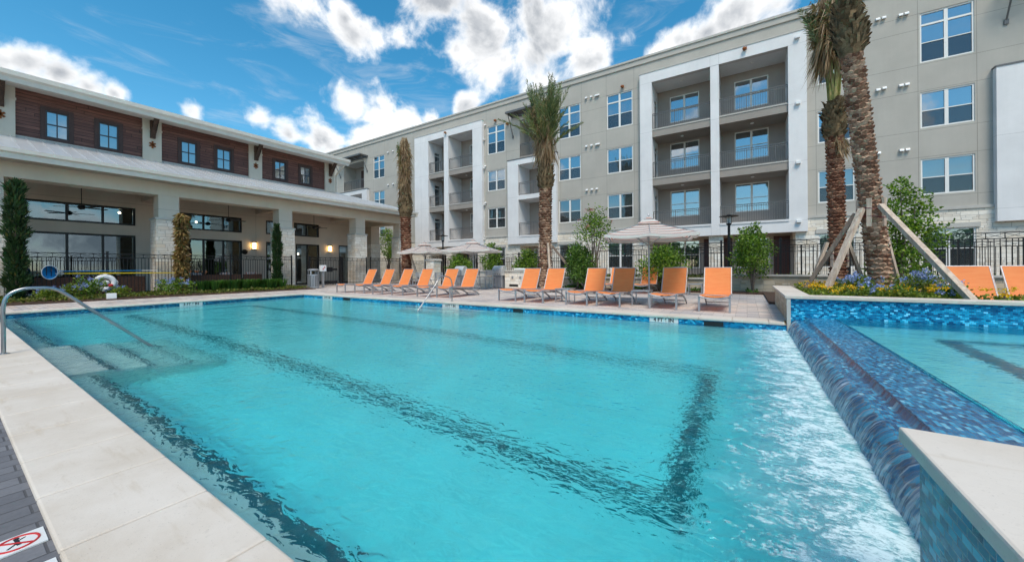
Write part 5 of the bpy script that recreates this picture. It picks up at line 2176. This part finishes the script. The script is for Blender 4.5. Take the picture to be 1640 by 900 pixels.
def clump_leaves(clumps, n, L, W, outward=0.6, up=0.25):
    cl = np.array([c[:3] for c in clumps], float)
    rd = np.array([c[3:6] if len(c) >= 6 else (c[3],) * 3 for c in clumps], float)
    wt = (rd.prod(axis=1)) ** (2 / 3)
    idx = RNG.choice(len(clumps), n, p=wt / wt.sum())
    d = unit(RNG.normal(size=(n, 3)))
    rr = RNG.random(n) ** 0.40 * (0.80 + 0.35 * RNG.random(n))
    P = cl[idx] + d * rd[idx] * rr[:, None]
    D = d * outward + RNG.normal(size=(n, 3)) * 0.7 + np.array([0, 0, up])
    l = L * (0.6 + 0.8 * RNG.random(n))
    return rhombs(P, D, l, l * W)


LM = {}
LM['green'] = leaf_mat('shrub_leaves', [(0, (.030, .075, .014)), (.45, (.07, .15, .025)), (.8, (.12, .22, .036)), (1, (.20, .30, .055))])
LM['bright'] = leaf_mat('bright_leaves', [(0, (.045, .10, .014)), (.5, (.12, .22, .026)), (.85, (.22, .34, .042)), (1, (.34, .44, .07))])
LM['cypress'] = leaf_mat('cypress_leaves', [(0, (.012, .034, .012)), (.5, (.026, .066, .020)), (.9, (.05, .10, .03)), (1, (.12, .09, .03))], 0.2)
LM['dead'] = leaf_mat('dead_leaves', [(0, (.15, .085, .028)), (.5, (.26, .16, .055)), (.8, (.36, .25, .10)), (1, (.14, .17, .045))], 0.3)
LM['grass'] = leaf_mat('border_grass_blades', [(0, (.035, .10, .018)), (.5, (.075, .19, .03)), (1, (.16, .30, .06))], 0.35)
LM['cover'] = leaf_mat('ground_cover_leaves', [(0, (.055, .085, .016)), (.5, (.12, .16, .026)), (.85, (.22, .23, .04)), (1, (.16, .09, .04))])
LM['lantana'] = leaf_mat('lantana_leaves', [(0, (.07, .12, .018)), (.5, (.16, .22, .028)), (1, (.30, .34, .05))])
LM['blue'] = leaf_mat('plumbago_petals', [(0, (.18, .25, .62)), (.5, (.30, .38, .80)), (1, (.50, .58, .90))], 0.3)
LM['yellow'] = leaf_mat('lantana_petals', [(0, (.75, .42, .01)), (.6, (.85, .60, .02)), (1, (.85, .30, .02))], 0.3)
LM['pink'] = leaf_mat('crepe_petals', [(0, (.45, .12, .16)), (1, (.65, .30, .32))], 0.3)
LM['palm'] = leaf_mat('palm_leaflets', [(0, (.08, .11, .045)), (.5, (.17, .215, .095)), (.85, (.26, .30, .14)), (1, (.36, .28, .14))], 0.25)
LM['palm_dead'] = leaf_mat('dead_palm_leaflets', [(0, (.17, .105, .055)), (.5, (.30, .195, .105)), (.85, (.42, .30, .18)), (1, (.24, .22, .12))], 0.25)
LM['petiole'] = leaf_mat('palm_petioles', [(0, (.20, .22, .06)), (.5, (.33, .32, .11)), (1, (.42, .33, .15))], 0.1)
M['bark'] = simple('tree_bark', (0.17, 0.13, 0.10), 0.9, var=0.3, vscale=9, bump=0.02)


def boot_mat(name, lo, mid, hi):
    m, g = mat(name)
    o = g.obj()
    r = g.island()
    n = g.noise(g.scale(o, 6, 6, 14), 3.0, 5, 0.65)
    c = g.ramp(g.m('MULTIPLY_ADD', n, 0.8, g.m('MULTIPLY_ADD', r, 0.5, -0.2)), [(0.1, lo), (0.45, mid), (0.8, hi)])
    g.out(g.bsdf(Base_Color=c, Roughness=0.85, Normal=g.bump(n, 0.6, 0.02), Specular_IOR_Level=0.2))
    return m


M['boots'] = boot_mat('palm_boots_brown', (.10, .045, .028), (.31, .18, .115), (.66, .48, .34))
M['boots_red'] = boot_mat('palm_boots_red', (.09, .030, .018), (.25, .115, .07), (.46, .28, .18))
M['fibre'] = boot_mat('palm_fibre', (.055, .036, .018), (.15, .105, .055), (.30, .21, .12))


def limbs(parent, paths, m=None, name='trunk'):
    b = MB()
    for pts, r0, r1 in paths:
        rs = [r0 + (r1 - r0) * i / (len(pts) - 1) for i in range(len(pts))]
        b.tube(pts, rs, 7)
    return b.build(name, m or M['bark'], parent, smooth=60)


def small_tree(x, y, z, h, wd, label, kind='green', n=2600, trunk_h=0.3, stems=3, dens=1.0, flower=None, leaf=0.075, seed=0, cat='tree', name='small_tree', group='young trees along the rear fence'):
    rg = random.Random(seed + 100)
    t = thing(name, label, cat, (x, y, z), group=group)
    clumps, paths = [], []
    zb = h * trunk_h
    for k in range(int(9 * dens)):
        q = (k + .5) / int(9 * dens)
        a = k * 2.4 + rg.random()
        prof = math.sin(math.pi * min(1, (0.22 + 0.78 * q))) ** 0.7
        r = wd * .5 * prof * (0.35 + 0.5 * rg.random())
        cz = zb + (h - zb) * (0.12 + 0.80 * q)
        s = wd * (0.20 + 0.12 * rg.random()) * (0.65 + 0.45 * prof)
        clumps.append((r * math.cos(a), r * math.sin(a), cz, s, s, s * (0.8 + .5 * rg.random())))
    for k, c in enumerate(clumps):
        j = k % stems
        bx, by = 0.05 * math.cos(j * 2.1) * stems, 0.05 * math.sin(j * 2.1) * stems
        st_ = Vector((bx, by, 0))
        en = Vector(c[:3])
        md = st_.lerp(en, 0.5) + Vector((rg.uniform(-.05, .05), rg.uniform(-.05, .05), .12 * h * .3))
        md.x *= .6
        md.y *= .6
        paths.append(([st_, st_.lerp(md, .5), md, md.lerp(en, .6), en], 0.022 + 0.006 * h, 0.006))
    limbs(t, paths)
    V = clump_leaves(clumps, n, leaf, 0.30)
    # a few stray shoots that break the outline
    sh = []
    for k in range(16):
        c = clumps[rg.randrange(len(clumps))]
        d_ = Vector((rg.gauss(0, 1), rg.gauss(0, 1), abs(rg.gauss(0.6, .7)))).normalized()
        p0 = Vector(c[:3]) + d_ * c[3] * .8
        m_ = 16
        tt = np.linspace(0, 1, m_)
        P = np.array(p0) + np.outer(tt * wd * (.14 + .16 * rg.random()), np.array(d_))
        sh.append(rhombs(P, np.array(d_) * .5 + RNG.normal(size=(m_, 3)) * .7, leaf * .9, leaf * .26))
    quads_obj('crown', np.concatenate([V] + sh), LM[kind], t)
    if flower:
        fl = []
        for k in range(14):
            c = clumps[rg.randrange(len(clumps))]
            P = np.array(c[:3]) + np.array([rg.gauss(0, .5), rg.gauss(0, .5), .9]) * c[3] + RNG.normal(size=(22, 3)) * .05
            quads_obj('flower_head', rhombs(P, RNG.normal(size=(22, 3)), .05, .02), LM[flower], t)
    return t


def at_u(u, Y):
    r = pix_dir(u, CY)
    return r.x / r.y * Y


TB = 17.85
for k, (u, yb, h, wd, lab, kind, n, th, st_, fl, leaf) in enumerate((
        (735, 17.9, 1.75, 1.75, 'round green shrub tree between the two left umbrellas', 'bright', 5200, .12, 3, None, .10),
        (789, 18.2, 2.7, 1.35, 'airy young tree left of the middle palm, before the grey wall', 'bright', 3200, .2, 2, None, .10),
        (845, 17.95, 2.1, 1.25, 'thin young tree just left of the middle palm trunk', 'bright', 3200, .2, 3, None, .10),
        (929, 17.7, 2.1, 1.75, 'dense dark green bushy tree right of the middle palm brace', 'green', 7600, .10, 4, None, .10),
        (951, 18.1, 3.9, 1.9, 'tall loose crepe myrtle with pinkish blooms behind the bushy tree', 'bright', 1900, .56, 4, 'pink', .10),
        (1063, 17.8, 1.85, 1.75, 'round green young tree just right of the near umbrella pole', 'bright', 5600, .16, 2, None, .10),
        (1203, 17.75, 2.75, 1.6, 'leafy young tree with a bare staked trunk right of the last lounger', 'bright', 4300, .24, 1, None, .09))):
    small_tree(at_u(u, yb), yb, 0.05, h, wd, lab, kind, n, th, st_, 1.25, fl, leaf, seed=k)
small_tree(at_u(1447, 15.6), 15.6, 0.05, 3.8, 1.5, 'tall green shrub tree behind the right hand palm', 'bright', 4600, .04, 5, 1.5, None, .09, seed=31, group=None)
small_tree(at_u(622, 24.0), 24.0, 0.0, 5.2, 2.0, 'yellow green leafy tree seen through the last porch opening', 'bright', 2600, .3, 3, 1.2, None, .12, seed=40, group=None)

# columnar shrubs in the clubhouse bed


def column_shrub(x, y, h, r, label, kind, n=4200, hang=False, top=1.0, name='column_cypress', seed=3):
    t = thing(name, label, 'cypress', (x, y, 0.03), group='columnar shrubs before the porch')
    b = MB()
    b.tube([(0, 0, 0), (0.02, 0, h * .5), (0, 0, h * .95)], [0.045, .03, .01], 7)
    b.build('trunk', M['bark'], t, smooth=60)
    rg = np.random.default_rng(seed)
    q = rg.random(n)
    z = q * h
    lump = 0.82 + 0.28 * np.sin(z * 5.3 + seed) * np.sin(z * 2.1) + 0.12 * np.sin(z * 11)
    rad = r * lump * np.minimum(1, (1 - q) * 4.5 * top + .16) * np.minimum(1, .6 + q * 3)
    a = rg.random(n) * 2 * np.pi
    rr = rad * rg.random(n) ** .35
    P = np.stack([rr * np.cos(a), rr * np.sin(a), z], axis=1)
    out = np.stack([np.cos(a), np.sin(a), np.zeros(n)], axis=1)
    D = out * .55 + np.array([0, 0, -.7 if hang else 1.0]) + rg.normal(size=(n, 3)) * .38
    L_ = (.17 if not hang else .22) * (.5 + rg.random(n))
    V = rhombs(P, D, L_, L_ * .12)
    quads_obj('foliage', V, LM[kind], t)
    return t


column_shrub(-22.2, 1.52, 4.3, .27, 'tall dark green column cypress at the far left with a flared top', 'cypress', 5200, top=2.5, seed=4)
column_shrub(-22.3, 6.15, 3.75, .155, 'dead straw brown columnar shrub before a stone porch pier', 'dead', 4200, hang=True, top=3.0, seed=8)
column_shrub(-22.4, 10.35, 3.55, .21, 'slim green column cypress before the middle stone porch pier', 'cypress', 4200, seed=12)

# border grass, low cover
V = []
for k in range(17):
    y0 = 6.75 + k * 0.22 + RNG.uniform(-.06, .06)
    x0 = -21.75 + RNG.uniform(-.2, .2)
    n = 150
    a = RNG.random(n) * 2 * np.pi
    ln = .40 + .35 * RNG.random(n)
    sp = .25 + .5 * RNG.random(n)
    base = np.stack([x0 + .07 * np.cos(a), y0 + .07 * np.sin(a), np.full(n, .04)], axis=1)
    o1 = np.stack([np.cos(a), np.sin(a), np.zeros(n)], axis=1)
    mid = base + o1 * (ln * sp * .45)[:, None] + np.array([0, 0, 1]) * (ln * .8)[:, None]
    tip = base + o1 * (ln * sp * 1.25)[:, None] + np.array([0, 0, 1]) * (ln * .82)[:, None]
    s = unit(np.cross(o1, np.array([0, 0, 1.0]))) * .010
    V.append(np.stack([base - s, base + s, mid + s, mid - s], axis=1))
    V.append(np.stack([mid - s, mid + s, tip, tip], axis=1))
struct(quads_obj('border_grass', np.concatenate(V), LM['grass'], None), 'stuff')


def cover(name, n, xr, yr, z, hgt, m, L, W, mask=None):
    P = np.stack([RNG.uniform(*xr, n), RNG.uniform(*yr, n), np.zeros(n)], axis=1)
    lump = np.sin(P[:, 0] * 3.1 + 1.3 * np.sin(P[:, 1] * 2.2)) * np.sin(P[:, 1] * 2.7 + 1.0) * .5 + .5
    P[:, 2] = z + hgt * lump * RNG.random(n) ** .5 + .01
    if mask is not None:
        P = P[mask(P)]
        n = len(P)
    D = RNG.normal(size=(n, 3)) * .6 + np.array([0, 0, .6])
    l = L * (.6 + .8 * RNG.random(n))
    return struct(quads_obj(name, rhombs(P, D, l, l * W), LM[m], None), 'stuff')


cover('ground_cover', 9000, (-22.9, -20.75), (-2, 11.3), .05, .16, 'cover', .09, .33)
cover('bed_cover', 2600, (-9.2, .4), (17.5, 18.3), .06, .14, 'green', .09, .3, lambda p: np.sin(p[:, 0] * 2.3) > -.1)
cover('terrace_cover', 6000, (-9, 14), (19.0, 22.2), .5, .22, 'cover', .11, .3, lambda p: np.sin(p[:, 0] * 1.7) + np.sin(p[:, 1] * 3) > -.3)
PL = 0.43


def in_planter(p):
    return ((p[:, 0] > 1.1) & (p[:, 0] < 3.3) & (p[:, 1] > 9.45) & (p[:, 1] < 12.9)) | ((p[:, 0] >= 3.3) & (p[:, 1] > 9.45) & (p[:, 1] < 10.15))


cover('lantana_cover', 22000, (1.1, 8), (9.45, 12.9), PL, .26, 'lantana', .055, .36, in_planter)


def flowerheads(name, n, m, size, zlo, zhi, petals=14, spread=.03, area=None):
    out = []
    P = np.stack([RNG.uniform(1.15, 7, n * 3), RNG.uniform(9.5, 12.8, n * 3), RNG.uniform(zlo, zhi, n * 3)], axis=1)
    P = P[in_planter(P)][:n]
    for p in P:
        Q = p + RNG.normal(size=(petals, 3)) * np.array([spread, spread, spread * .5])
        out.append(rhombs(Q, RNG.normal(size=(petals, 3)) + np.array([0, 0, .6]), size, size * .45))
    return struct(quads_obj(name, np.concatenate(out), LM[m], None), 'stuff')


flowerheads('lantana_flowers', 230, 'yellow', .030, PL + .16, PL + .30)


def plumbago(x, y, z, h, wd, label, nfl=16, seed=0, leaf=.06):
    t = thing('plumbago_bush', label, 'flower bush', (x, y, z), group='blue flowering plumbago bushes')
    rg = random.Random(seed)
    cl = [(rg.gauss(0, wd * .22), rg.gauss(0, wd * .22), h * (.25 + .45 * rg.random()), wd * .26, wd * .26, h * .3) for _ in range(7)]
    quads_obj('foliage', clump_leaves(cl, 1100, leaf, .30, up=.4), LM['bright' if seed % 2 else 'lantana'], t)
    fl = []
    for k in range(nfl):
        c = cl[rg.randrange(len(cl))]
        d_ = unit(np.array([rg.gauss(0, 1), rg.gauss(-.4, 1), abs(rg.gauss(.9, .5))]))
        p = np.array(c[:3]) + d_ * np.array([c[3], c[4], c[5]]) * 1.12
        Q = p + RNG.normal(size=(26, 3)) * .028 * (wd / .8) ** .5
        quads_obj('flower_head', rhombs(Q, RNG.normal(size=(26, 3)) + d_, .036, .017), LM['blue'], t)
    b = MB()
    for c in cl:
        b.tube([(0, 0, 0), (c[0] * .5, c[1] * .5, c[2] * .55), c[:3]], [.012, .008, .004], 5)
    b.build('stems', M['bark'], t)


for k, (x, y, h, wd, lab, nf) in enumerate(((-21.6, 2.35, .62, .75, 'blue plumbago bush nearest the tall left cypress, behind the handrail', 14), (-22.0, 3.18, .95, .85, 'largest blue plumbago bush left of the life ring', 24),
                                            (-21.7, 3.95, .5, .7, 'low blue plumbago bush under the life ring', 12), (-21.8, 5.55, .80, 1.0, 'blue plumbago bush left of the dead brown columnar shrub', 30))):
    plumbago(x, y, .04, h, wd, lab, nf, k, .075)
for k, (u, y, h, wd, lab, nf) in enumerate(((1377, 10.9, .50, .75, 'blue plumbago left of the big palm trunk in the planter', 16), (1405, 10.0, .33, .6, 'low blue plumbago at the foot of the big palm trunk', 12),
                                            (1478, 10.6, .62, .95, 'tallest blue plumbago right of the big palm trunk', 22), (1523, 10.1, .34, .55, 'small pale blue plumbago beside the long brace foot', 10), (1345, 11.8, .42, .6, 'pale blue plumbago farthest left in the planter behind the braces', 8))):
    plumbago(at_u(u, y), y, PL, h, wd, lab, nf, k + 10, .05)


# ------------------------------------------------------------------ palms
def palm(x, y, z, lean, h_boot, h_bulge, r, label, bmat, fronds, seed=0, skirt=None, petiole_z=0.0, strap=None, cleats=None):
    """lean: sideways shift of the trunk top; h_boot: top of the clean trunk; h_bulge: top of the boot ball; all above the base"""
    rg = np.random.default_rng(seed)
    t = thing('date_palm', label, 'palm tree', (x, y, z), group='date palms')
    lean = np.array([lean[0], lean[1], 0.0])

    def ax(zz):
        q = zz / h_bulge
        return lean * q + np.array([0, 0, zz])
    b = MB()
    pts = [ax(zz) for zz in np.linspace(-.05, h_bulge, 14)]
    rs = [r * (0.92 if i > 1 else 1.02) for i in range(14)]
    b.tube(pts, rs, 16)
    row, zz, n = 0, 0.02, 9
    while zz < h_boot:
        step = 0.118 * (r / .25) ** .5
        for k in range(n):
            a = 2 * math.pi * (k + .5 * (row % 2) + rg.normal() * .05) / n
            da = math.pi / n * (1.02 + .1 * rg.random())
            c = ax(zz + rg.normal() * .008)
            r0, r1 = r * .86, r * (1.19 + .05 * rg.normal())
            hh = step * (1.0 + .25 * rg.random())

            def pt(an, rr, dz):
                return (c[0] + math.cos(an) * rr, c[1] + math.sin(an) * rr, c[2] + dz)
            vs = [pt(a - da, r0, 0), pt(a, r0 * 1.03, -.02), pt(a + da, r0, 0),
                  pt(a - da * .85, r1 * .97, hh * .62), pt(a, r1 * 1.02, hh * .86), pt(a + da * .85, r1 * .97, hh * .62),
                  pt(a - da * .7, r0, hh * 1.0), pt(a, r0, hh * 1.12), pt(a + da * .7, r0, hh * 1.0)]
            b.add(vs, [(0, 1, 4, 3), (1, 2, 5, 4), (3, 4, 7, 6), (4, 5, 8, 7)])
        zz += step
        row += 1
    b.build('trunk', M[bmat], t, orient=False)
    # ball of old leaf bases under the crown
    b = MB()
    prof_n = 9
    vs_prev = None
    pts, rs = [], []
    for i in range(prof_n + 1):
        q = i / prof_n
        zc = h_boot + (h_bulge - h_boot) * q
        pts.append(ax(zc))
        rs.append(r * (1.0 + .38 * math.sin(math.pi * min(1, q * 1.15)) ** .7))
    b.tube(pts, rs, 16)
    for k in range(230):
        a = rg.random() * 2 * math.pi
        q = rg.random()
        zc = h_boot + (h_bulge - h_boot) * q
        rad = r * (1.0 + .38 * math.sin(math.pi * min(1, q * 1.15)) ** .7)
        c = ax(zc)
        o1 = np.array([math.cos(a), math.sin(a), 0])
        s = np.array([-math.sin(a), math.cos(a), 0]) * .035 * (1 + rg.random())
        p0 = c + o1 * rad * .95
        p1 = p0 + o1 * (.06 + .06 * rg.random()) + np.array([0, 0, .10 + .14 * rg.random()]) + s * rg.normal() * 1.5
        b.add([p0 - s, p0 + s, p1 + s * .6, p1 - s * .6], [(0, 1, 2, 3)])
        b.add([p0 - s, p1 - s * .6, p1 - s * .6 - o1 * .05, p0 - s - o1 * .05], [(0, 1, 2, 3)])
    b.build('boot_collar', M['fibre'], t, orient=False)
    # fronds
    G_, D_, S_ = [], [], []
    top = ax(h_bulge)
    for f in fronds:
        n_f, ln, out_, kind, zoff, a0, a1, bare = f
        for k in range(n_f):
            a = a0 + (a1 - a0) * (k + rg.random()) / n_f
            o1 = np.array([math.cos(a), math.sin(a), 0.0])
            l = ln * (.8 + .35 * rg.random())
            ou = out_ * (.35 + .9 * rg.random())
            m_ = 26
            s = np.linspace(0, 1, m_)
            R = r * (.35 + .4 * rg.random())
            sway = rg.normal() * .10
            sd = np.array([-o1[1], o1[0], 0])
            path = top + np.outer(R + l * (ou * s ** 2 * .9 + .04 * s), o1) + np.outer(l * (s * (1 - .28 * ou * s)), [0, 0, 1.0]) + np.outer(l * sway * s ** 2, sd) + np.array([0, 0, zoff])
            T = unit(np.gradient(path, axis=0))
            wv = unit(np.cross(T, o1 + 1e-3))
            # midrib
            w0 = .030 * (1 - s * .85)[:, None] * sd
            wn_ = (.022 * (1 - s * .85))[:, None] * unit(np.cross(T, sd))
            mid = np.stack([path[:-1] - w0[:-1], path[:-1] + w0[:-1], path[1:] + w0[1:], path[1:] - w0[1:]], axis=1)
            mid2 = np.stack([path[:-1] - wn_[:-1], path[:-1] + wn_[:-1], path[1:] + wn_[1:], path[1:] - wn_[1:]], axis=1)
            S_.append(mid)
            S_.append(mid2)
            nl = 44
            for side in (-1, 1):
                ss = np.linspace(bare, 1.0, nl)
                base = np.stack([np.interp(ss, s, path[:, i]) for i in range(3)], axis=1)
                TT = np.stack([np.interp(ss, s, T[:, i]) for i in range(3)], axis=1)
                ll = .40 * np.sin(np.pi * (.10 + .86 * (ss - bare) / (1 - bare))) ** .6 * (.8 + .4 * rg.random(nl))
                spread = .55 if kind == 'g' else .35
                dr = TT + sd * side * spread + o1 * rg.normal(size=(nl, 1)) * .25 + rg.normal(size=(nl, 3)) * .18
                if kind == 'd':
                    dr = dr * .5 + np.array([0, 0, -.75]) + rg.normal(size=(nl, 3)) * .15
                dr = unit(dr)
                tip = base + dr * ll[:, None]
                tip[:, 2] -= .06 * ll
                ww = unit(np.cross(dr, rg.normal(size=(nl, 3)))) * .019
                mdp = (base + tip) / 2 + np.array([0, 0, .012])
                (G_ if kind == 'g' else D_).append(np.stack([base, mdp - ww, tip, mdp + ww], axis=1))
    if G_:
        quads_obj('crown', np.concatenate(G_), LM['palm'], t)
    if S_:
        quads_obj('leaf_stalks', np.concatenate(S_), LM['petiole'], t)
    # hanging dead leaves
    if skirt:
        for (n_s, z0, z1, rad, a0, a1, ln) in skirt:
            a = a0 + (a1 - a0) * rg.random(n_s)
            zc = z0 + (z1 - z0) * rg.random(n_s)
            rr = rad * (.55 + .5 * rg.random(n_s))
            P = np.stack([rr * np.cos(a), rr * np.sin(a), zc], axis=1) + np.outer(np.minimum(zc / h_bulge, 1.15), lean)
            D = np.stack([np.cos(a) * .16, np.sin(a) * .16, np.full(n_s, -1.0)], axis=1) + rg.normal(size=(n_s, 3)) * .16
            l_ = ln * (.5 + .8 * rg.random(n_s))
            D_.append(rhombs(P, D, l_, .012 + .010 * rg.random(n_s)))
    if D_:
        quads_obj('dead_leaves', np.concatenate(D_), LM['palm_dead'], t)
    if cleats:
        zc, n_c, sz = cleats
        for k in range(n_c):
            a = 2 * math.pi * k / n_c + sz
            c = ax(zc)
            o1 = np.array([math.cos(a), math.sin(a), 0])
            p = c + o1 * r * 1.22
            b = MB()
            b.bar(p + np.array([0, 0, -.33]), p + np.array([0, 0, .33]), 0.09, 0.045, up=tuple(o1))
            b.build('cleat', M['wood_pale'], t)
        b = MB()
        for dz in (-.1, .08):
            c = ax(zc + dz)
            b.tube([(c[0] + math.cos(a) * r * 1.31, c[1] + math.sin(a) * r * 1.31, c[2] + .03 * math.sin(2 * a)) for a in np.linspace(0, 2 * math.pi, 28)], 0.012, 6, caps=False)
        b.build('strap', M['strap'], t)
    return t


M['strap'] = simple('dark_red_strap', (0.13, 0.022, 0.03), 0.6)
TAU = 2 * math.pi
pB = (2.66, 11.9, PL)
palm(*pB, (-.60, .05), 5.75, 7.0, .195, 'biggest leaning date palm with braces in the flower planter', 'boots',
     [(26, 3.6, .35, 'g', 0, 0, TAU, .30), (8, 3.0, .2, 'd', .4, 0, TAU, .5)], 1, None, cleats=(1.93, 5, 4.35))
p2 = (at_u(1343, 16.3), 16.3, 0.05)
palm(*p2, (-.10, 0), 5.30, 6.55, .215, 'date palm with yellow green stalks behind the biggest palm', 'boots_red',
     [(24, 3.2, .12, 'g', -.05, 0, TAU, .55), (16, 3.3, .09, 'd', .0, 0, TAU, .5)], 2, [(1300, 8.2, 10.4, .34, 0, TAU, 1.0), (260, 8.3, 9.2, .32, 2.4, 4.4, 1.1), (160, 5.0, 5.4, .26, 4.6, 6.6, .5)], cleats=(1.35, 3, 4.0))
pM = (at_u(873, 17.6), 17.6, 0.05)
palm(*pM, (.08, 0), 5.25, 6.75, .31, 'middle date palm with a full green crown behind the loungers', 'boots',
     [(46, 4.1, .17, 'g', -.1, 0, TAU, .28), (26, 2.9, .30, 'g', 0.2, 0, TAU, .35), (20, 2.9, .66, 'g', 0, 0, TAU, .32), (7, 2.6, .2, 'd', .3, 3.6, 5.6, .4)], 3, [(1500, 7.6, 9.9, .34, 3.5, 5.6, 1.2), (350, 7.0, 8.2, .45, 0, TAU, .9)], cleats=(2.0, 3, 4.1))
palm(-19.5, 17.2, 0.03, (-.12, 0), 4.55, 6.1, .32, 'leftmost date palm with a tied bundle of dead brown fronds', 'boots_red',
     [(10, 3.5, .03, 'd', -.2, 0, TAU, .1), (7, 2.9, .06, 'g', .4, 2.4, 4.2, .3)], 4, [(2200, 6.2, 9.6, .27, 0, TAU, .9), (500, 9.2, 10.1, .16, 0, TAU, .7)], cleats=(1.9, 3, 4.6))

# timber braces that prop the palms
def brace(foot, pc, zt, r, label, m='wood_pale', w=.105, h=.09):
    foot = Vector(foot)
    c = Vector(pc)
    d_ = Vector((foot.x - c.x, foot.y - c.y, 0)).normalized()
    top = c + d_ * (r * 1.38)
    top.z = zt
    t = thing('wooden_brace', label, 'palm brace', foot, group='timber palm braces')
    b = MB()
    b.bar((0, 0, 0), top - foot, w, h)
    b.build('plank', M[m], t)


def axis_at(base, lean, hb, z):
    q = (z - base[2]) / hb
    return (base[0] + lean[0] * q, base[1] + lean[1] * q, 0)


cB = axis_at(pB, (-.60, .05), 7.0, 2.3)
brace((1.50, 11.0, PL), cB, 2.46, .205, 'pale brace of the big palm nearest the viewer, on the left')
brace((1.25, 12.3, PL), cB, 2.38, .205, 'darker brace of the big palm slanting to the far left', 'wood_grey')
brace((3.30, 9.62, PL + .05), cB, 2.50, .205, 'longest pale brace running down right from the big palm')
brace((3.2, 12.85, PL), cB, 2.40, .205, 'brace of the big palm hidden behind its trunk')
c2 = axis_at(p2, (-.10, 0), 6.55, 1.6)
brace((at_u(1290, 16.0), 16.0, .06), c2, 1.9, .215, 'brown brace left of the palm with yellow green stalks')
brace((at_u(1392, 16.6), 16.6, .06), c2, 1.9, .215, 'short brown brace seen between the two right palms', 'wood_pale')
cM = axis_at(pM, (.08, 0), 6.75, 2.2)
brace((at_u(938, 17.5), 17.5, .06), cM, 2.25, .31, 'brown brace slanting right from the middle palm', 'wood_grey')
brace((at_u(882, 17.0), 17.0, .06), cM, 2.4, .31, 'pale steep brace in front of the middle palm')
brace((-17.9, 16.9, .03), (-19.53, 17.2, 0), 2.15, .32, 'yellowish brace slanting right from the leftmost palm', 'wood_pale')

# unseen trees added behind the viewer, to give the window panes something to reflect
cl = []
rg_ = random.Random(77)
for k in range(46):
    x = -70 + k * 3.4
    s = rg_.uniform(2.4, 4.2)
    cl.append((x, -46 + rg_.uniform(-3, 3), rg_.uniform(2.5, 5.0), s, s, s * rg_.uniform(.8, 1.2)))
V = clump_leaves(cl, 60000, .42, .5)
struct(quads_obj('reflection_trees', V, LM['green'], None), 'stuff')
